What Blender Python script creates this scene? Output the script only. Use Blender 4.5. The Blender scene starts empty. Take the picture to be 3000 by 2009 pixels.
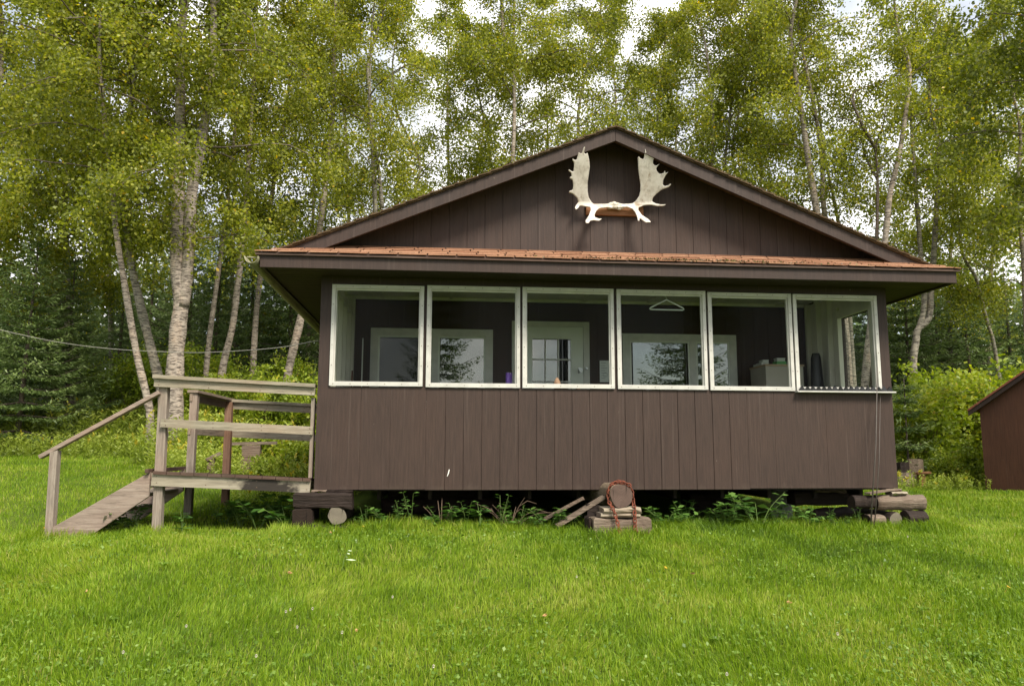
import bpy, bmesh, math, random
import numpy as np
from mathutils import Vector, Matrix
from mathutils.geometry import tessellate_polygon

random.seed(7); RNG = np.random.default_rng(11)
SC = bpy.context.scene
COL = SC.collection
R_ = math.radians

# ------------------------------------------------------------------ camera
cam_d = bpy.data.cameras.new("camera"); cam = bpy.data.objects.new("camera", cam_d); COL.objects.link(cam)
CAM = np.array([1.3205, -8.313, .4202]); FPX = 2250.
_y, _p, _r = .0905, .1357, .0026
FW = np.array([math.sin(_y)*math.cos(_p), math.cos(_y)*math.cos(_p), math.sin(_p)])
_R0 = np.array([math.cos(_y), -math.sin(_y), 0.]); _U0 = np.cross(_R0, FW)
RT = math.cos(_r)*_R0+math.sin(_r)*_U0; UP = -math.sin(_r)*_R0+math.cos(_r)*_U0
cam.matrix_world = Matrix(((RT[0], UP[0], -FW[0], CAM[0]), (RT[1], UP[1], -FW[1], CAM[1]), (RT[2], UP[2], -FW[2], CAM[2]), (0, 0, 0, 1)))
cam_d.lens = 27.0; cam_d.sensor_width = 36.0; cam_d.clip_start = .05; cam_d.clip_end = 2000
SC.camera = cam

def at(px, py, y):
    """photo pixel (3000 wide) -> point at depth plane y"""
    d = FW+(px-1500)/FPX*RT-(py-1004.5)/FPX*UP
    return CAM+d*(y-CAM[1])/d[1]

# ------------------------------------------------------------------ world, sun, exposure
SUN_EL, SUN_AZ = R_(52), R_(152)          # azimuth measured clockwise from +Y
w = bpy.data.worlds.new("World"); SC.world = w; w.use_nodes = True
nt = w.node_tree; bg = nt.nodes["Background"]
sky = nt.nodes.new("ShaderNodeTexSky"); sky.sky_type = 'NISHITA'; sky.sun_disc = False
sky.sun_elevation = SUN_EL; sky.sun_rotation = SUN_AZ; sky.air_density = 1.0; sky.dust_density = 1.5
tc = nt.nodes.new("ShaderNodeTexCoord")
nz = nt.nodes.new("ShaderNodeTexNoise"); nz.inputs["Scale"].default_value = 2.3; nz.inputs["Detail"].default_value = 6; nz.inputs["Roughness"].default_value = .6
mp = nt.nodes.new("ShaderNodeMapping"); mp.inputs["Scale"].default_value = (1, 1, 2.0); mp.inputs["Location"].default_value = (.3, 1.1, .2)
rp = nt.nodes.new("ShaderNodeValToRGB"); rp.color_ramp.elements[0].position = .32; rp.color_ramp.elements[1].position = .47
mx = nt.nodes.new("ShaderNodeMix"); mx.data_type = 'RGBA'
nz2 = nt.nodes.new("ShaderNodeTexNoise"); nz2.inputs["Scale"].default_value = 4.5; nz2.inputs["Detail"].default_value = 5
rp2 = nt.nodes.new("ShaderNodeValToRGB"); rp2.color_ramp.elements[0].position = .38; rp2.color_ramp.elements[0].color = (.33, .37, .43, 1); rp2.color_ramp.elements[1].position = .60; rp2.color_ramp.elements[1].color = (1, .97, .95, 1)
gn = nt.nodes.new("ShaderNodeVectorMath"); gn.operation = 'SCALE'; gn.inputs["Scale"].default_value = 9.8
nt.links.new(tc.outputs["Generated"], nz2.inputs["Vector"]); nt.links.new(nz2.outputs["Fac"], rp2.inputs["Fac"]); nt.links.new(rp2.outputs["Color"], gn.inputs[0]); nt.links.new(gn.outputs[0], mx.inputs["B"])
L = nt.links.new
L(tc.outputs["Generated"], mp.inputs["Vector"]); L(mp.outputs["Vector"], nz.inputs["Vector"]); L(nz.outputs["Fac"], rp.inputs["Fac"])
L(rp.outputs["Color"], mx.inputs["Factor"]); L(sky.outputs["Color"], mx.inputs["A"]); L(mx.outputs["Result"], bg.inputs["Color"])
bg.inputs["Strength"].default_value = .112
sd = bpy.data.lights.new("sun", 'SUN'); sd.energy = 3.4; sd.angle = R_(18); sd.color = (1, .93, .80)
sun = bpy.data.objects.new("sun", sd); COL.objects.link(sun)
sv = Vector((math.sin(SUN_AZ)*math.cos(SUN_EL), math.cos(SUN_AZ)*math.cos(SUN_EL), math.sin(SUN_EL)))
sun.rotation_euler = sv.to_track_quat('Z', 'Y').to_euler(); sun.location = (0, -10, 20)
SC.view_settings.view_transform = 'Standard'; SC.view_settings.look = 'None'
SC.view_settings.exposure = 0.9; SC.view_settings.gamma = 1.0
SC.cycles.max_bounces = 6; SC.cycles.transparent_max_bounces = 12; SC.cycles.transmission_bounces = 4
SC.cycles.diffuse_bounces = 4; SC.cycles.glossy_bounces = 3
SC.cycles.use_denoising = True; SC.cycles.denoiser = 'OPENIMAGEDENOISE'; SC.cycles.denoising_input_passes = 'RGB_ALBEDO_NORMAL'; SC.cycles.denoising_prefilter = 'ACCURATE'
SC.cycles.sample_clamp_indirect = 6.0

# ------------------------------------------------------------------ materials
def newmat(name):
    m = bpy.data.materials.new(name); m.use_nodes = True
    n = m.node_tree; n.nodes.clear()
    out = n.nodes.new("ShaderNodeOutputMaterial")
    return m, n, out
def node(n, t, **kw):
    x = n.nodes.new(t)
    for k, v in kw.items():
        if k in x.inputs.keys(): x.inputs[k].default_value = v
        else: setattr(x, k, v)
    return x
def ramp(n, fac, stops):
    r = n.nodes.new("ShaderNodeValToRGB"); e = r.color_ramp.elements
    while len(e) < len(stops): e.new(.5)
    for i, (p, c) in enumerate(stops):
        e[i].position = p; e[i].color = (*c, 1)
    n.links.new(fac, r.inputs["Fac"]); return r.outputs["Color"]
def noise(n, scale, vec=(1, 1, 1), detail=4, rough=.55, coord="Object", dist=0.):
    t = n.nodes.new("ShaderNodeTexCoord"); m = n.nodes.new("ShaderNodeMapping"); m.inputs["Scale"].default_value = vec
    z = node(n, "ShaderNodeTexNoise", Scale=scale, Detail=detail, Roughness=rough, Distortion=dist)
    n.links.new(t.outputs[coord], m.inputs["Vector"]); n.links.new(m.outputs["Vector"], z.inputs["Vector"])
    return z.outputs["Fac"]
def mixc(n, fac, a, b, blend='MIX'):
    x = n.nodes.new("ShaderNodeMix"); x.data_type = 'RGBA'; x.blend_type = blend
    for s, v in (("Factor", fac), ("A", a), ("B", b)):
        if hasattr(v, "is_linked") or isinstance(v, bpy.types.NodeSocket): n.links.new(v, x.inputs[s])
        elif s == "Factor": x.inputs[s].default_value = v
        else: x.inputs[s].default_value = (*v, 1)
    return x.outputs["Result"]
def mathn(n, op, a, b=None):
    x = n.nodes.new("ShaderNodeMath"); x.operation = op
    for i, v in enumerate((a, b)):
        if v is None: continue
        if isinstance(v, bpy.types.NodeSocket): n.links.new(v, x.inputs[i])
        else: x.inputs[i].default_value = v
    return x.outputs[0]
def bsdf(n, out, col, rough=.6, bump=None, bstr=.3, bdist=.01, spec=.5, metal=0):
    b = n.nodes.new("ShaderNodeBsdfPrincipled")
    if isinstance(col, bpy.types.NodeSocket): n.links.new(col, b.inputs["Base Color"])
    else: b.inputs["Base Color"].default_value = (*col, 1)
    if isinstance(rough, bpy.types.NodeSocket): n.links.new(rough, b.inputs["Roughness"])
    else: b.inputs["Roughness"].default_value = rough
    b.inputs["Specular IOR Level"].default_value = spec; b.inputs["Metallic"].default_value = metal
    if bump is not None:
        k = node(n, "ShaderNodeBump", Strength=bstr, Distance=bdist); n.links.new(bump, k.inputs["Height"]); n.links.new(k.outputs["Normal"], b.inputs["Normal"])
    n.links.new(b.outputs[0], out.inputs["Surface"]); return b

def siding_mat(name, base, fleck=.35):
    m, n, o = newmat(name)
    grain = noise(n, 9, (6, 6, .35), 6, .65)
    blot = noise(n, 1.3, (1, 1, .7), 4, .6)
    fine = noise(n, 60, (1, 1, .25), 3, .6)
    d = tuple(c*.6 for c in base); l = tuple(c*1.4 for c in base)
    c = ramp(n, blot, [(.3, tuple(x*.72 for x in base)), (.5, base), (.72, tuple(x*1.28*k for x, k in zip(base, (1.0, .98, .95))))])
    c2 = ramp(n, grain, [(.32, d), (.5, base), (.72, l)])
    c = mixc(n, .62, c, c2)
    sp = noise(n, 34, (1, 1, .45), 2, .5)
    s = ramp(n, sp, [(.76, (0, 0, 0)), (.80, (fleck,)*3)])
    c = mixc(n, s, c, (.30, .25, .21))
    tz = n.nodes.new("ShaderNodeTexCoord"); xz = n.nodes.new("ShaderNodeSeparateXYZ"); n.links.new(tz.outputs["Object"], xz.inputs[0])
    mud = mathn(n, 'ADD', mathn(n, 'MULTIPLY', xz.outputs[2], -3.2), noise(n, 6, (1, 1, .5), 5, .7))
    c = mixc(n, ramp(n, mud, [(.40, (0,)*3), (.75, (.42,)*3)]), c, (.10, .075, .055))
    run = noise(n, 5, (7, 7, .12), 3, .5)
    rr = ramp(n, run, [(.6, (0, 0, 0)), (.78, (.22,)*3)])
    c = mixc(n, rr, c, (.17, .13, .11))
    bsdf(n, o, c, ramp(n, blot, [(.3, (.55,)*3), (.7, (.72,)*3)]), fine, .35, .004, .35)
    return m
def wood_mat(name, a, b, axis, dark=(.05, .035, .03), stain=.25, knots=True):
    m, n, o = newmat(name)
    v = [9, 9, 9]; v[axis] = .55
    g = noise(n, 4.5, v, 6, .65, dist=.4)
    g2 = noise(n, 16, v, 4, .6)
    blot = noise(n, 2.2, (1, 1, 1), 4, .6)
    c = ramp(n, g, [(.28, tuple(x*.6 for x in a)), (.5, a), (.72, b)])
    c = mixc(n, mathn(n, 'MULTIPLY', ramp(n, g2, [(.33, (1,)*3), (.47, (0,)*3)]), .6), c, tuple(x*.38 for x in a))
    c = mixc(n, ramp(n, blot, [(.52, (0,)*3), (.75, (stain,)*3)]), c, dark)
    c = mixc(n, ramp(n, noise(n, 1.1, (1, 1, 1), 3), [(.45, (0,)*3), (.65, (.45,)*3)]), c, (a[0]*1.12, a[1]*.9, a[2]*.85))
    vv = [1, 1, 1]; vv[axis] = .45
    if knots:
        k = noise(n, 8, tuple(vv), 1, .4)
        c = mixc(n, ramp(n, k, [(.77, (0,)*3), (.80, (.7,)*3)]), c, (.06, .04, .03))
    bsdf(n, o, c, .75, g, .6 if 'log' not in name else 1., .008 if 'log' not in name else .02, .3)
    return m
def leaf_mat(name, stops, trans=.35, rough=.45, spec=.35):
    m, n, o = newmat(name)
    at_ = n.nodes.new("ShaderNodeAttribute"); at_.attribute_name = "tint"
    c = ramp(n, at_.outputs["Fac"], stops)
    b = n.nodes.new("ShaderNodeBsdfPrincipled"); b.inputs["Roughness"].default_value = rough; b.inputs["Specular IOR Level"].default_value = spec
    t = n.nodes.new("ShaderNodeBsdfTranslucent")
    h = n.nodes.new("ShaderNodeHueSaturation"); h.inputs["Saturation"].default_value = 1.1; h.inputs["Value"].default_value = 1.25
    n.links.new(c, b.inputs["Base Color"]); n.links.new(c, h.inputs["Color"]); n.links.new(h.outputs[0], t.inputs["Color"])
    x = n.nodes.new("ShaderNodeMixShader"); x.inputs[0].default_value = trans
    n.links.new(b.outputs[0], x.inputs[1]); n.links.new(t.outputs[0], x.inputs[2]); n.links.new(x.outputs[0], o.inputs["Surface"])
    return m
def plain(name, col, rough=.5, var=.15, scale=8, bstr=.15, spec=.5, metal=0, vec=(1, 1, 1)):
    m, n, o = newmat(name)
    z = noise(n, scale, vec, 4, .6)
    c = ramp(n, z, [(.3, tuple(x*(1-var) for x in col)), (.7, tuple(min(1, x*(1+var)) for x in col))])
    bsdf(n, o, c, rough, z, bstr, .004, spec, metal); return m
def birch_mat(name, white, dark, amount=.5):
    m, n, o = newmat(name)
    band = noise(n, 5.5, (1.4, 1.4, 7.5), 5, .7)
    patch = noise(n, 2.6, (1.6, 1.6, .8), 5, .65)
    fine = noise(n, 14, (1.5, 1.5, 9), 3, .6)
    c = ramp(n, patch, [(.32, tuple(x*.62 for x in white)), (.5, white), (.7, (white[0]*1.08, white[1]*.98, white[2]*.9))])
    c = mixc(n, ramp(n, band, [(.55-.1*amount, (0,)*3), (.66-.1*amount, (.9,)*3)]), c, dark)
    c = mixc(n, ramp(n, fine, [(.60, (0,)*3), (.68, (.7,)*3)]), c, dark)
    c = mixc(n, ramp(n, noise(n, 1.4, (2, 2, .8), 4, .7), [(.58, (0,)*3), (.7, (.5,)*3)]), c, (.22, .20, .13))
    bsdf(n, o, c, .75, band, .5, .012, .2); return m
def glass_mat(name, refl, tint):
    m, n, o = newmat(name)
    t = n.nodes.new("ShaderNodeBsdfTransparent"); t.inputs["Color"].default_value = (*tint, 1)
    g = n.nodes.new("ShaderNodeBsdfGlossy"); g.inputs["Roughness"].default_value = .02
    f = n.nodes.new("ShaderNodeFresnel"); f.inputs["IOR"].default_value = 1.3
    x = n.nodes.new("ShaderNodeMixShader"); n.links.new(mathn(n, 'MULTIPLY', f.outputs[0], refl), x.inputs[0])
    n.links.new(t.outputs[0], x.inputs[1]); n.links.new(g.outputs[0], x.inputs[2]); n.links.new(x.outputs[0], o.inputs["Surface"]); return m
def mirror_mat(name, refl, base):
    m, n, o = newmat(name)
    d = n.nodes.new("ShaderNodeBsdfDiffuse"); d.inputs["Color"].default_value = (*base, 1)
    g = n.nodes.new("ShaderNodeBsdfGlossy"); g.inputs["Roughness"].default_value = .01; g.inputs["Color"].default_value = (1, .97, .95, 1)
    x = n.nodes.new("ShaderNodeMixShader"); x.inputs[0].default_value = refl
    n.links.new(d.outputs[0], x.inputs[1]); n.links.new(g.outputs[0], x.inputs[2]); n.links.new(x.outputs[0], o.inputs["Surface"]); return m
def tint_mat(name, stops, rough=.85):
    m, n, o = newmat(name)
    a = n.nodes.new("ShaderNodeAttribute"); a.attribute_name = "tint"
    c = ramp(n, a.outputs["Fac"], stops)
    z = noise(n, 90, (1, 1, 1), 3, .6)
    c = mixc(n, ramp(n, z, [(.35, (.45,)*3), (.6, (0,)*3)]), c, (.10, .05, .03))
    mo = noise(n, 3.2, (1, 3, 1), 5, .7)
    c = mixc(n, ramp(n, mo, [(.6, (0,)*3), (.72, (.75,)*3)]), c, (.035, .03, .012))
    bsdf(n, o, c, rough, z, .3, .003, .2); return m
def logend_mat(name, a, b):
    m, n, o = newmat(name)
    t = n.nodes.new("ShaderNodeTexCoord"); wv = node(n, "ShaderNodeTexWave", Scale=22., Distortion=1.2)
    wv.wave_type = 'RINGS'; wv.rings_direction = 'Y'; wv.inputs["Detail"].default_value = 2
    n.links.new(t.outputs["Object"], wv.inputs["Vector"])
    z = noise(n, 9, (1, 1, 1), 4, .6)
    c = mixc(n, mathn(n, 'MULTIPLY', wv.outputs["Fac"], .25), a, b)
    c = mixc(n, ramp(n, z, [(.35, (.5,)*3), (.6, (0,)*3)]), c, tuple(x*.5 for x in a))
    ck = noise(n, 5, (6, 1, .6), 3, .5); c = mixc(n, ramp(n, ck, [(.62, (0,)*3), (.68, (.8,)*3)]), c, tuple(x*.2 for x in a))
    bsdf(n, o, c, .8, wv.outputs["Fac"], .3, .006, .2); return m

BROWN = (.0445, .0262, .0198)
M = {}
M['siding'] = siding_mat('brown_siding', BROWN)
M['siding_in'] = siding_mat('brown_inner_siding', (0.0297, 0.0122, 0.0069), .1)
M['trim'] = siding_mat('brown_trim', (0.0400, 0.0241, 0.0186), .5)
M['soffit'] = wood_mat('brown_soffit', (0.037, 0.026, 0.016), (0.057, 0.041, 0.025), 0, stain=.3)
M['shed'] = siding_mat('red_brown_shed_paint', (0.0799, 0.0314, 0.0171), .3)
M['white'] = plain('white_painted_wood', (0.508, 0.492, 0.451), .5, .14, 7, .2)
M['cream'] = plain('cream_painted_wood', (.60, .57, .48), .6, .12, 4, .2, vec=(1, 1, .4))
M['door'] = plain('pale_grey_door', (.62, .63, .57), .45, .06, 3, .1)
M['clear'] = glass_mat('clear_glass', .04, (.93, .95, .93))
M['glass'] = glass_mat('window_glass', .16, (.95, .97, .95))
M['mirror'] = mirror_mat('dark_reflecting_glass', .17, (.008, .008, .008))
M['screen'] = mirror_mat('screened_glass', .035, (.018, .018, .016))
M['shingle'] = tint_mat('orange_shingle', [(0, (0.1936, 0.0850, 0.0470)), (.5, (0.3256, 0.1650, 0.0952)), (1, (0.4400, 0.2500, 0.1512))])
M['roof'] = plain('mossy_roof', (.085, .055, .03), .9, .45, 14, .6, .2)
M['moss'] = leaf_mat('moss_and_litter', [(0, (.05, .035, .02)), (.5, (.12, .075, .03)), (1, (.10, .10, .02))], .1)
M['gutter'] = plain('weathered_gutter', (0.221, 0.205, 0.123), .6, .35, 5, .3, vec=(6, .6, 6))
M['wood_x'] = wood_mat('weathered_wood', (0.2861, 0.2500, 0.1840), (0.3735, 0.3440, 0.2710), 0)
M['wood_y'] = wood_mat('weathered_wood_lengthwise', (0.2386, 0.1930, 0.1480), (0.3182, 0.2710, 0.2130), 1)
M['wood_z'] = wood_mat('weathered_wood_upright', (0.2629, 0.2170, 0.1760), (0.3424, 0.2990, 0.2460), 2)
M['wood_st'] = wood_mat('pinkish_stair_wood', (0.2706, 0.2090, 0.1680), (0.3424, 0.2830, 0.2340), 0)
M['wood_dk'] = wood_mat('dark_wet_wood', (0.082, 0.051, 0.037), (0.131, 0.090, 0.070), 0, stain=.6)
def rim_mat():
    m, n, o = newmat('blackened_rim_wood'); t = n.nodes.new("ShaderNodeTexCoord"); x = n.nodes.new("ShaderNodeSeparateXYZ"); n.links.new(t.outputs["Object"], x.inputs[0])
    g = noise(n, 4.5, (.55, 9, 9), 6, .65); c = ramp(n, g, [(.28, (.19, .165, .125)), (.5, (.29, .25, .185)), (.72, (.37, .335, .265))])
    z = noise(n, 5.5, (1, 1, 1.6), 5, .6)
    b = mathn(n, 'SUBTRACT', 1., mathn(n, 'MULTIPLY', mathn(n, 'ABSOLUTE', mathn(n, 'SUBTRACT', x.outputs[0], .34)), 2.6))
    k = mathn(n, 'ADD', mathn(n, 'MULTIPLY', b, .5), z)
    c = mixc(n, ramp(n, k, [(.62, (0,)*3), (.80, (.95,)*3)]), c, (.018, .013, .011))
    bsdf(n, o, c, .75, g, .35, .006, .3); return m
M['wood_red'] = wood_mat('reddish_wood', (.20, .115, .075), (.27, .165, .115), 2)
M['stained'] = rim_mat()
M['under'] = wood_mat('shade_dark_underfloor_wood', (.03, .022, .017), (.05, .036, .028), 1)  # base colour darkened to stand for the black shade under the floor
M['log_x'] = wood_mat('grey_log_bark', (0.1742, 0.1326, 0.0978), (0.2507, 0.2023, 0.1530), 0, stain=.5)
M['log_y'] = wood_mat('log_side_bark', (0.1675, 0.1258, 0.0833), (0.2372, 0.1878, 0.1326), 1, stain=.5)
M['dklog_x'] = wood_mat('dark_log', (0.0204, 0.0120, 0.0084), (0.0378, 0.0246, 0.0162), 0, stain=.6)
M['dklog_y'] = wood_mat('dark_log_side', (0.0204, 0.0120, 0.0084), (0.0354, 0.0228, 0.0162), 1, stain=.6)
M['end_lt'] = logend_mat('pale_log_end', (0.1952, 0.1683, 0.1267), (0.1219, 0.0976, 0.0685))
M['end_br'] = logend_mat('brown_painted_log_end', (0.1215, 0.0799, 0.0638), (0.0833, 0.0544, 0.0450))
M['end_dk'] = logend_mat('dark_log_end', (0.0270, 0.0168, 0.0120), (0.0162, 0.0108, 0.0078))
M['chain'] = plain('rusty_red_steel', (0.1417, 0.0349, 0.0151), .75, .45, 30, .3, .4)
m, n, o = newmat('antler_bone'); z1 = noise(n, 7, (1, 1, 1), 5, .65); z2 = noise(n, 24, (1, 1, .3), 4, .6)
c = ramp(n, z1, [(.3, (.42, .37, .31)), (.5, (.60, .55, .49)), (.7, (.70, .66, .61))])
c = mixc(n, ramp(n, noise(n, 5, (1, 1, 1), 4, .7), [(.58, (0,)*3), (.70, (.75,)*3)]), c, (.27, .17, .09)); c = mixc(n, ramp(n, z2, [(.3, (.55,)*3), (.45, (0,)*3)]), c, (.22, .18, .14))
bsdf(n, o, c, .6, z2, .5, .006, .3); M['antler'] = m
M['tip'] = plain('antler_skull_bone', (0.508, 0.459, 0.385), .6, .35, 30, .6, .3)
M['board'] = wood_mat('orange_brown_board', (0.279, 0.131, 0.061), (0.369, 0.197, 0.098), 0, stain=.1)
M['black'] = plain('black_plastic', (.012, .012, .013), .45, .3, 8, .1)
M['wire'] = plain('white_plastic', (.72, .72, .68), .4, .05, 5, .05)
M['purple'] = plain('purple_glass_jar', (.09, .03, .26), .25, .2, 8, .05)
M['metal'] = plain('brushed_metal', (0.2750, 0.2750, 0.2650), .3, .1, 8, .05, .5, 1)
M['paper'] = plain('white_paper', (.60, .61, .58), .8, .04, 5, .05)
M['ink'] = plain('grey_ink', (.18, .19, .19), .8, .1, 5, .05)
M['cabinet'] = plain('beige_laminate', (.36, .32, .26), .5, .06, 3, .05)
M['tan'] = plain('tan_wood_top', (.38, .26, .15), .5, .15, 8, .1)
M['carton'] = plain('pale_carton', (.50, .50, .47), .7, .1, 9, .1)
M['green'] = plain('green_carton', (.08, .30, .08), .5, .15, 9, .05)
M['figure'] = plain('terracotta', (.36, .20, .13), .7, .2, 20, .2)
M['concrete'] = plain('grey_concrete', (.36, .35, .32), .9, .25, 12, .4, .2)
M['rope'] = plain('white_cable', (.27, .255, .225), .7, .2, 30, .2)
M['pole'] = plain('grey_brown_rod', (.075, .06, .05), .6, .2, 12, .1)
M['curtain'] = plain('pale_curtain', (.45, .43, .40), .8, .1, 6, .2)
M['birch'] = birch_mat('birch_bark', (0.3834, 0.3247, 0.2683), (0.0549, 0.0431, 0.0353), .85)
M['birch_grey'] = birch_mat('grey_birch_bark', (0.328, 0.295, 0.238), (0.057, 0.049, 0.041), .9)
M['bark'] = birch_mat('dark_brown_bark', (.14, .11, .085), (.05, .04, .03), .8)
M['twig'] = plain('grey_brown_twigs', (.12, .095, .07), .8, .35, 12, .2)
M['stem'] = plain('brown_stem', (.13, .085, .055), .8, .3, 20, .3)
M['gstem'] = plain('green_stem', (.10, .16, .03), .7, .3, 20, .1)
M['leaf'] = leaf_mat('birch_leaves', [(0, (0.1129, 0.1402, 0.0189)), (.35, (0.2345, 0.2629, 0.0315)), (.72, (0.3907, 0.3945, 0.0536)), (.93, (0.5210, 0.4471, 0.0551)), (1, (0.5905, 0.3505, 0.0393))], .5)
M['needle'] = leaf_mat('spruce_needles', [(0, (0.0425, 0.0699, 0.0213)), (.5, (0.1140, 0.1703, 0.0486)), (1, (0.2282, 0.2890, 0.0882))], .25)
M['bush'] = leaf_mat('bush_leaves', [(0, (0.1210, 0.1747, 0.0215)), (.5, (0.2554, 0.3360, 0.0349)), (.9, (0.4435, 0.4704, 0.0538)), (1, (0.5376, 0.4032, 0.0538))], .45)
M['plant'] = leaf_mat('dark_green_leaves', [(0, (.03, .075, .014)), (.6, (.075, .165, .028)), (1, (.14, .25, .05))], .3)
M['grass'] = leaf_mat('grass_blades', [(0, (0.0550, 0.1091, 0.0082)), (.4, (0.1500, 0.2530, 0.0136)), (.75, (0.2650, 0.3654, 0.0273)), (.92, (0.3501, 0.3762, 0.0752)), (1, (0.4001, 0.3600, 0.1298))], .4, .5, .25)
M['weed'] = leaf_mat('meadow_weeds', [(0, (.13, .18, .025)), (.5, (.27, .34, .045)), (.85, (.38, .42, .075)), (.9, (.46, .42, .06)), (1, (.52, .42, .05))], .4)
M['clover'] = leaf_mat('clover_leaves', [(0, (0.0690, 0.1331, 0.0112)), (.6, (0.1382, 0.2366, 0.0207)), (1, (0.2149, 0.3105, 0.0551))], .35)
M['petal'] = plain('pale_petals', (.60, .52, .48), .8, .1, 20, .05)
M['yellow'] = plain('yellow_petals', (.65, .38, .02), .7, .15, 20, .05)
M['dryleaf'] = plain('tan_dead_leaf', (.42, .24, .09), .7, .25, 20, .1)
M['pale_leaf'] = plain('silvery_leaf', (.45, .55, .36), .6, .15, 20, .1)
M['feather'] = plain('white_feather', (.75, .73, .68), .8, .05, 20, .05)
m, n, o = newmat('lawn_soil')
z1 = noise(n, 1.2, (1, 1, 1), 5, .6); z2 = noise(n, 45, (1, 1, 1), 4, .7)
c = ramp(n, z1, [(.3, (.07, .11, .012)), (.55, (.11, .165, .016)), (.75, (.17, .19, .03))])
c = mixc(n, ramp(n, z2, [(.4, (.7,)*3), (.6, (0,)*3)]), c, (.03, .035, .012))
bsdf(n, o, c, .95, z2, .8, .03, .1); M['ground'] = m

# ------------------------------------------------------------------ object helpers
ORG = {}
def props(o, label=None, cat=None, group=None, kind=None):
    if label: o['label'] = label
    if cat: o['category'] = cat
    if group: o['group'] = group
    if kind: o['kind'] = kind
    return o
def thing(name, loc, label, cat, group=None):
    o = bpy.data.objects.new(name, None); COL.objects.link(o); o.location = loc; o.empty_display_size = .2
    ORG[o.name] = Vector(loc); return props(o, label, cat, group)
def org(p):
    return ORG[p.name] if p is not None else Vector((0, 0, 0))

class MB:
    def __init__(s): s.v = []; s.f = []; s.mi = []; s.t = []
    def add(s, vs, fs, mi=0, tint=.5):
        b = len(s.v); s.v += [tuple(map(float, p)) for p in vs]; s.f += [tuple(b+i for i in f) for f in fs]; s.mi += [mi]*len(fs); s.t += [tint]*len(fs)
    def box(s, a, b, mi=0, tint=.5):
        x0, y0, z0 = (min(a[i], b[i]) for i in range(3)); x1, y1, z1 = (max(a[i], b[i]) for i in range(3))
        s.add([(x0, y0, z0), (x1, y0, z0), (x1, y1, z0), (x0, y1, z0), (x0, y0, z1), (x1, y0, z1), (x1, y1, z1), (x0, y1, z1)],
              [(0, 3, 2, 1), (4, 5, 6, 7), (0, 1, 5, 4), (1, 2, 6, 5), (2, 3, 7, 6), (3, 0, 4, 7)], mi, tint)
    def obox(s, c, ax, h, mi=0, tint=.5):
        c = np.asarray(c, float); ax = np.asarray(ax, float)
        vs = [c+sx*h[0]*ax[0]+sy*h[1]*ax[1]+sz*h[2]*ax[2] for sz in (-1, 1) for sx, sy in ((-1, -1), (1, -1), (1, 1), (-1, 1))]
        s.add(vs, [(0, 3, 2, 1), (4, 5, 6, 7), (0, 1, 5, 4), (1, 2, 6, 5), (2, 3, 7, 6), (3, 0, 4, 7)], mi, tint)
    def beam(s, p, q, wd, ht, upv=(0, 0, 1), mi=0):
        p = np.asarray(p, float); q = np.asarray(q, float); d = q-p; Ln = np.linalg.norm(d); d /= Ln
        u = np.asarray(upv, float); sd_ = np.cross(d, u); sd_ /= np.linalg.norm(sd_); u = np.cross(sd_, d)
        s.obox((p+q)/2, (d, sd_, u), (Ln/2, wd/2, ht/2), mi)
    def tube(s, path, rad, nseg=8, cap=True, mi=0, capmi=None, jit=0., seed=0):
        path = [np.asarray(p, float) for p in path]; rg = np.random.default_rng(seed)
        if np.isscalar(rad): rad = [rad]*len(path)
        b = len(s.v); prev = None
        tk = np.arange(nseg)*2*math.pi/nseg; ph_ = rg.random(4)*6.28; jr = 1+jit*(.55*np.sin(2*tk+ph_[0])+.4*np.sin(3*tk+ph_[1])+.25*np.sin(5*tk+ph_[2])+.2*(rg.random(nseg)-.5))
        for i, p in enumerate(path):
            d = path[min(i+1, len(path)-1)]-path[max(i-1, 0)]; d = d/(np.linalg.norm(d)+1e-9)
            if prev is None:
                a = np.array([1., 0, 0]) if abs(d[0]) < .8 else np.array([0, 0, 1.])
            else: a = prev
            u = a-d*(a@d); u /= np.linalg.norm(u); v = np.cross(d, u); prev = u
            for k in range(nseg):
                t = 2*math.pi*k/nseg
                s.v.append(tuple(p+rad[i]*jr[k]*(1+jit*.22*(rg.random()-.5))*(math.cos(t)*u+math.sin(t)*v)))
        for i in range(len(path)-1):
            for k in range(nseg):
                k2 = (k+1) % nseg
                s.f.append((b+i*nseg+k, b+i*nseg+k2, b+(i+1)*nseg+k2, b+(i+1)*nseg+k)); s.mi.append(mi); s.t.append(.5)
        if cap:
            s.f.append(tuple(b+k for k in range(nseg))[::-1]); s.f.append(tuple(b+(len(path)-1)*nseg+k for k in range(nseg)))
            s.mi += [mi if capmi is None else capmi]*2; s.t += [.5]*2
    def build(s, name, mats, parent=None, smooth=False, bevel=0., tint=False, shift=None):
        g = org(parent) if parent is not None else Vector((0, 0, 0))
        if shift is not None: g = Vector(shift)
        me = bpy.data.meshes.new(name); me.from_pydata([(x-g.x, y-g.y, z-g.z) for x, y, z in s.v], [], s.f)
        if not isinstance(mats, (list, tuple)): mats = [mats]
        for m_ in mats: me.materials.append(m_)
        me.polygons.foreach_set("material_index", s.mi)
        if smooth: me.polygons.foreach_set("use_smooth", [True]*len(s.f))
        if tint:
            a = me.attributes.new("tint", 'FLOAT', 'FACE'); a.data.foreach_set("value", s.t)
        me.update()
        o = bpy.data.objects.new(name, me); COL.objects.link(o)
        if parent is not None: o.parent = parent; ORG[o.name] = g
        elif shift is not None: o.location = shift; ORG[o.name] = g
        if bevel:
            b = o.modifiers.new("bevel", 'BEVEL'); b.width = bevel; b.segments = 2; b.limit_method = 'ANGLE'; b.angle_limit = R_(40)
        return o
def sub(parent_obj):
    """sub-parts share their part's origin"""
    return parent_obj

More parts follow.
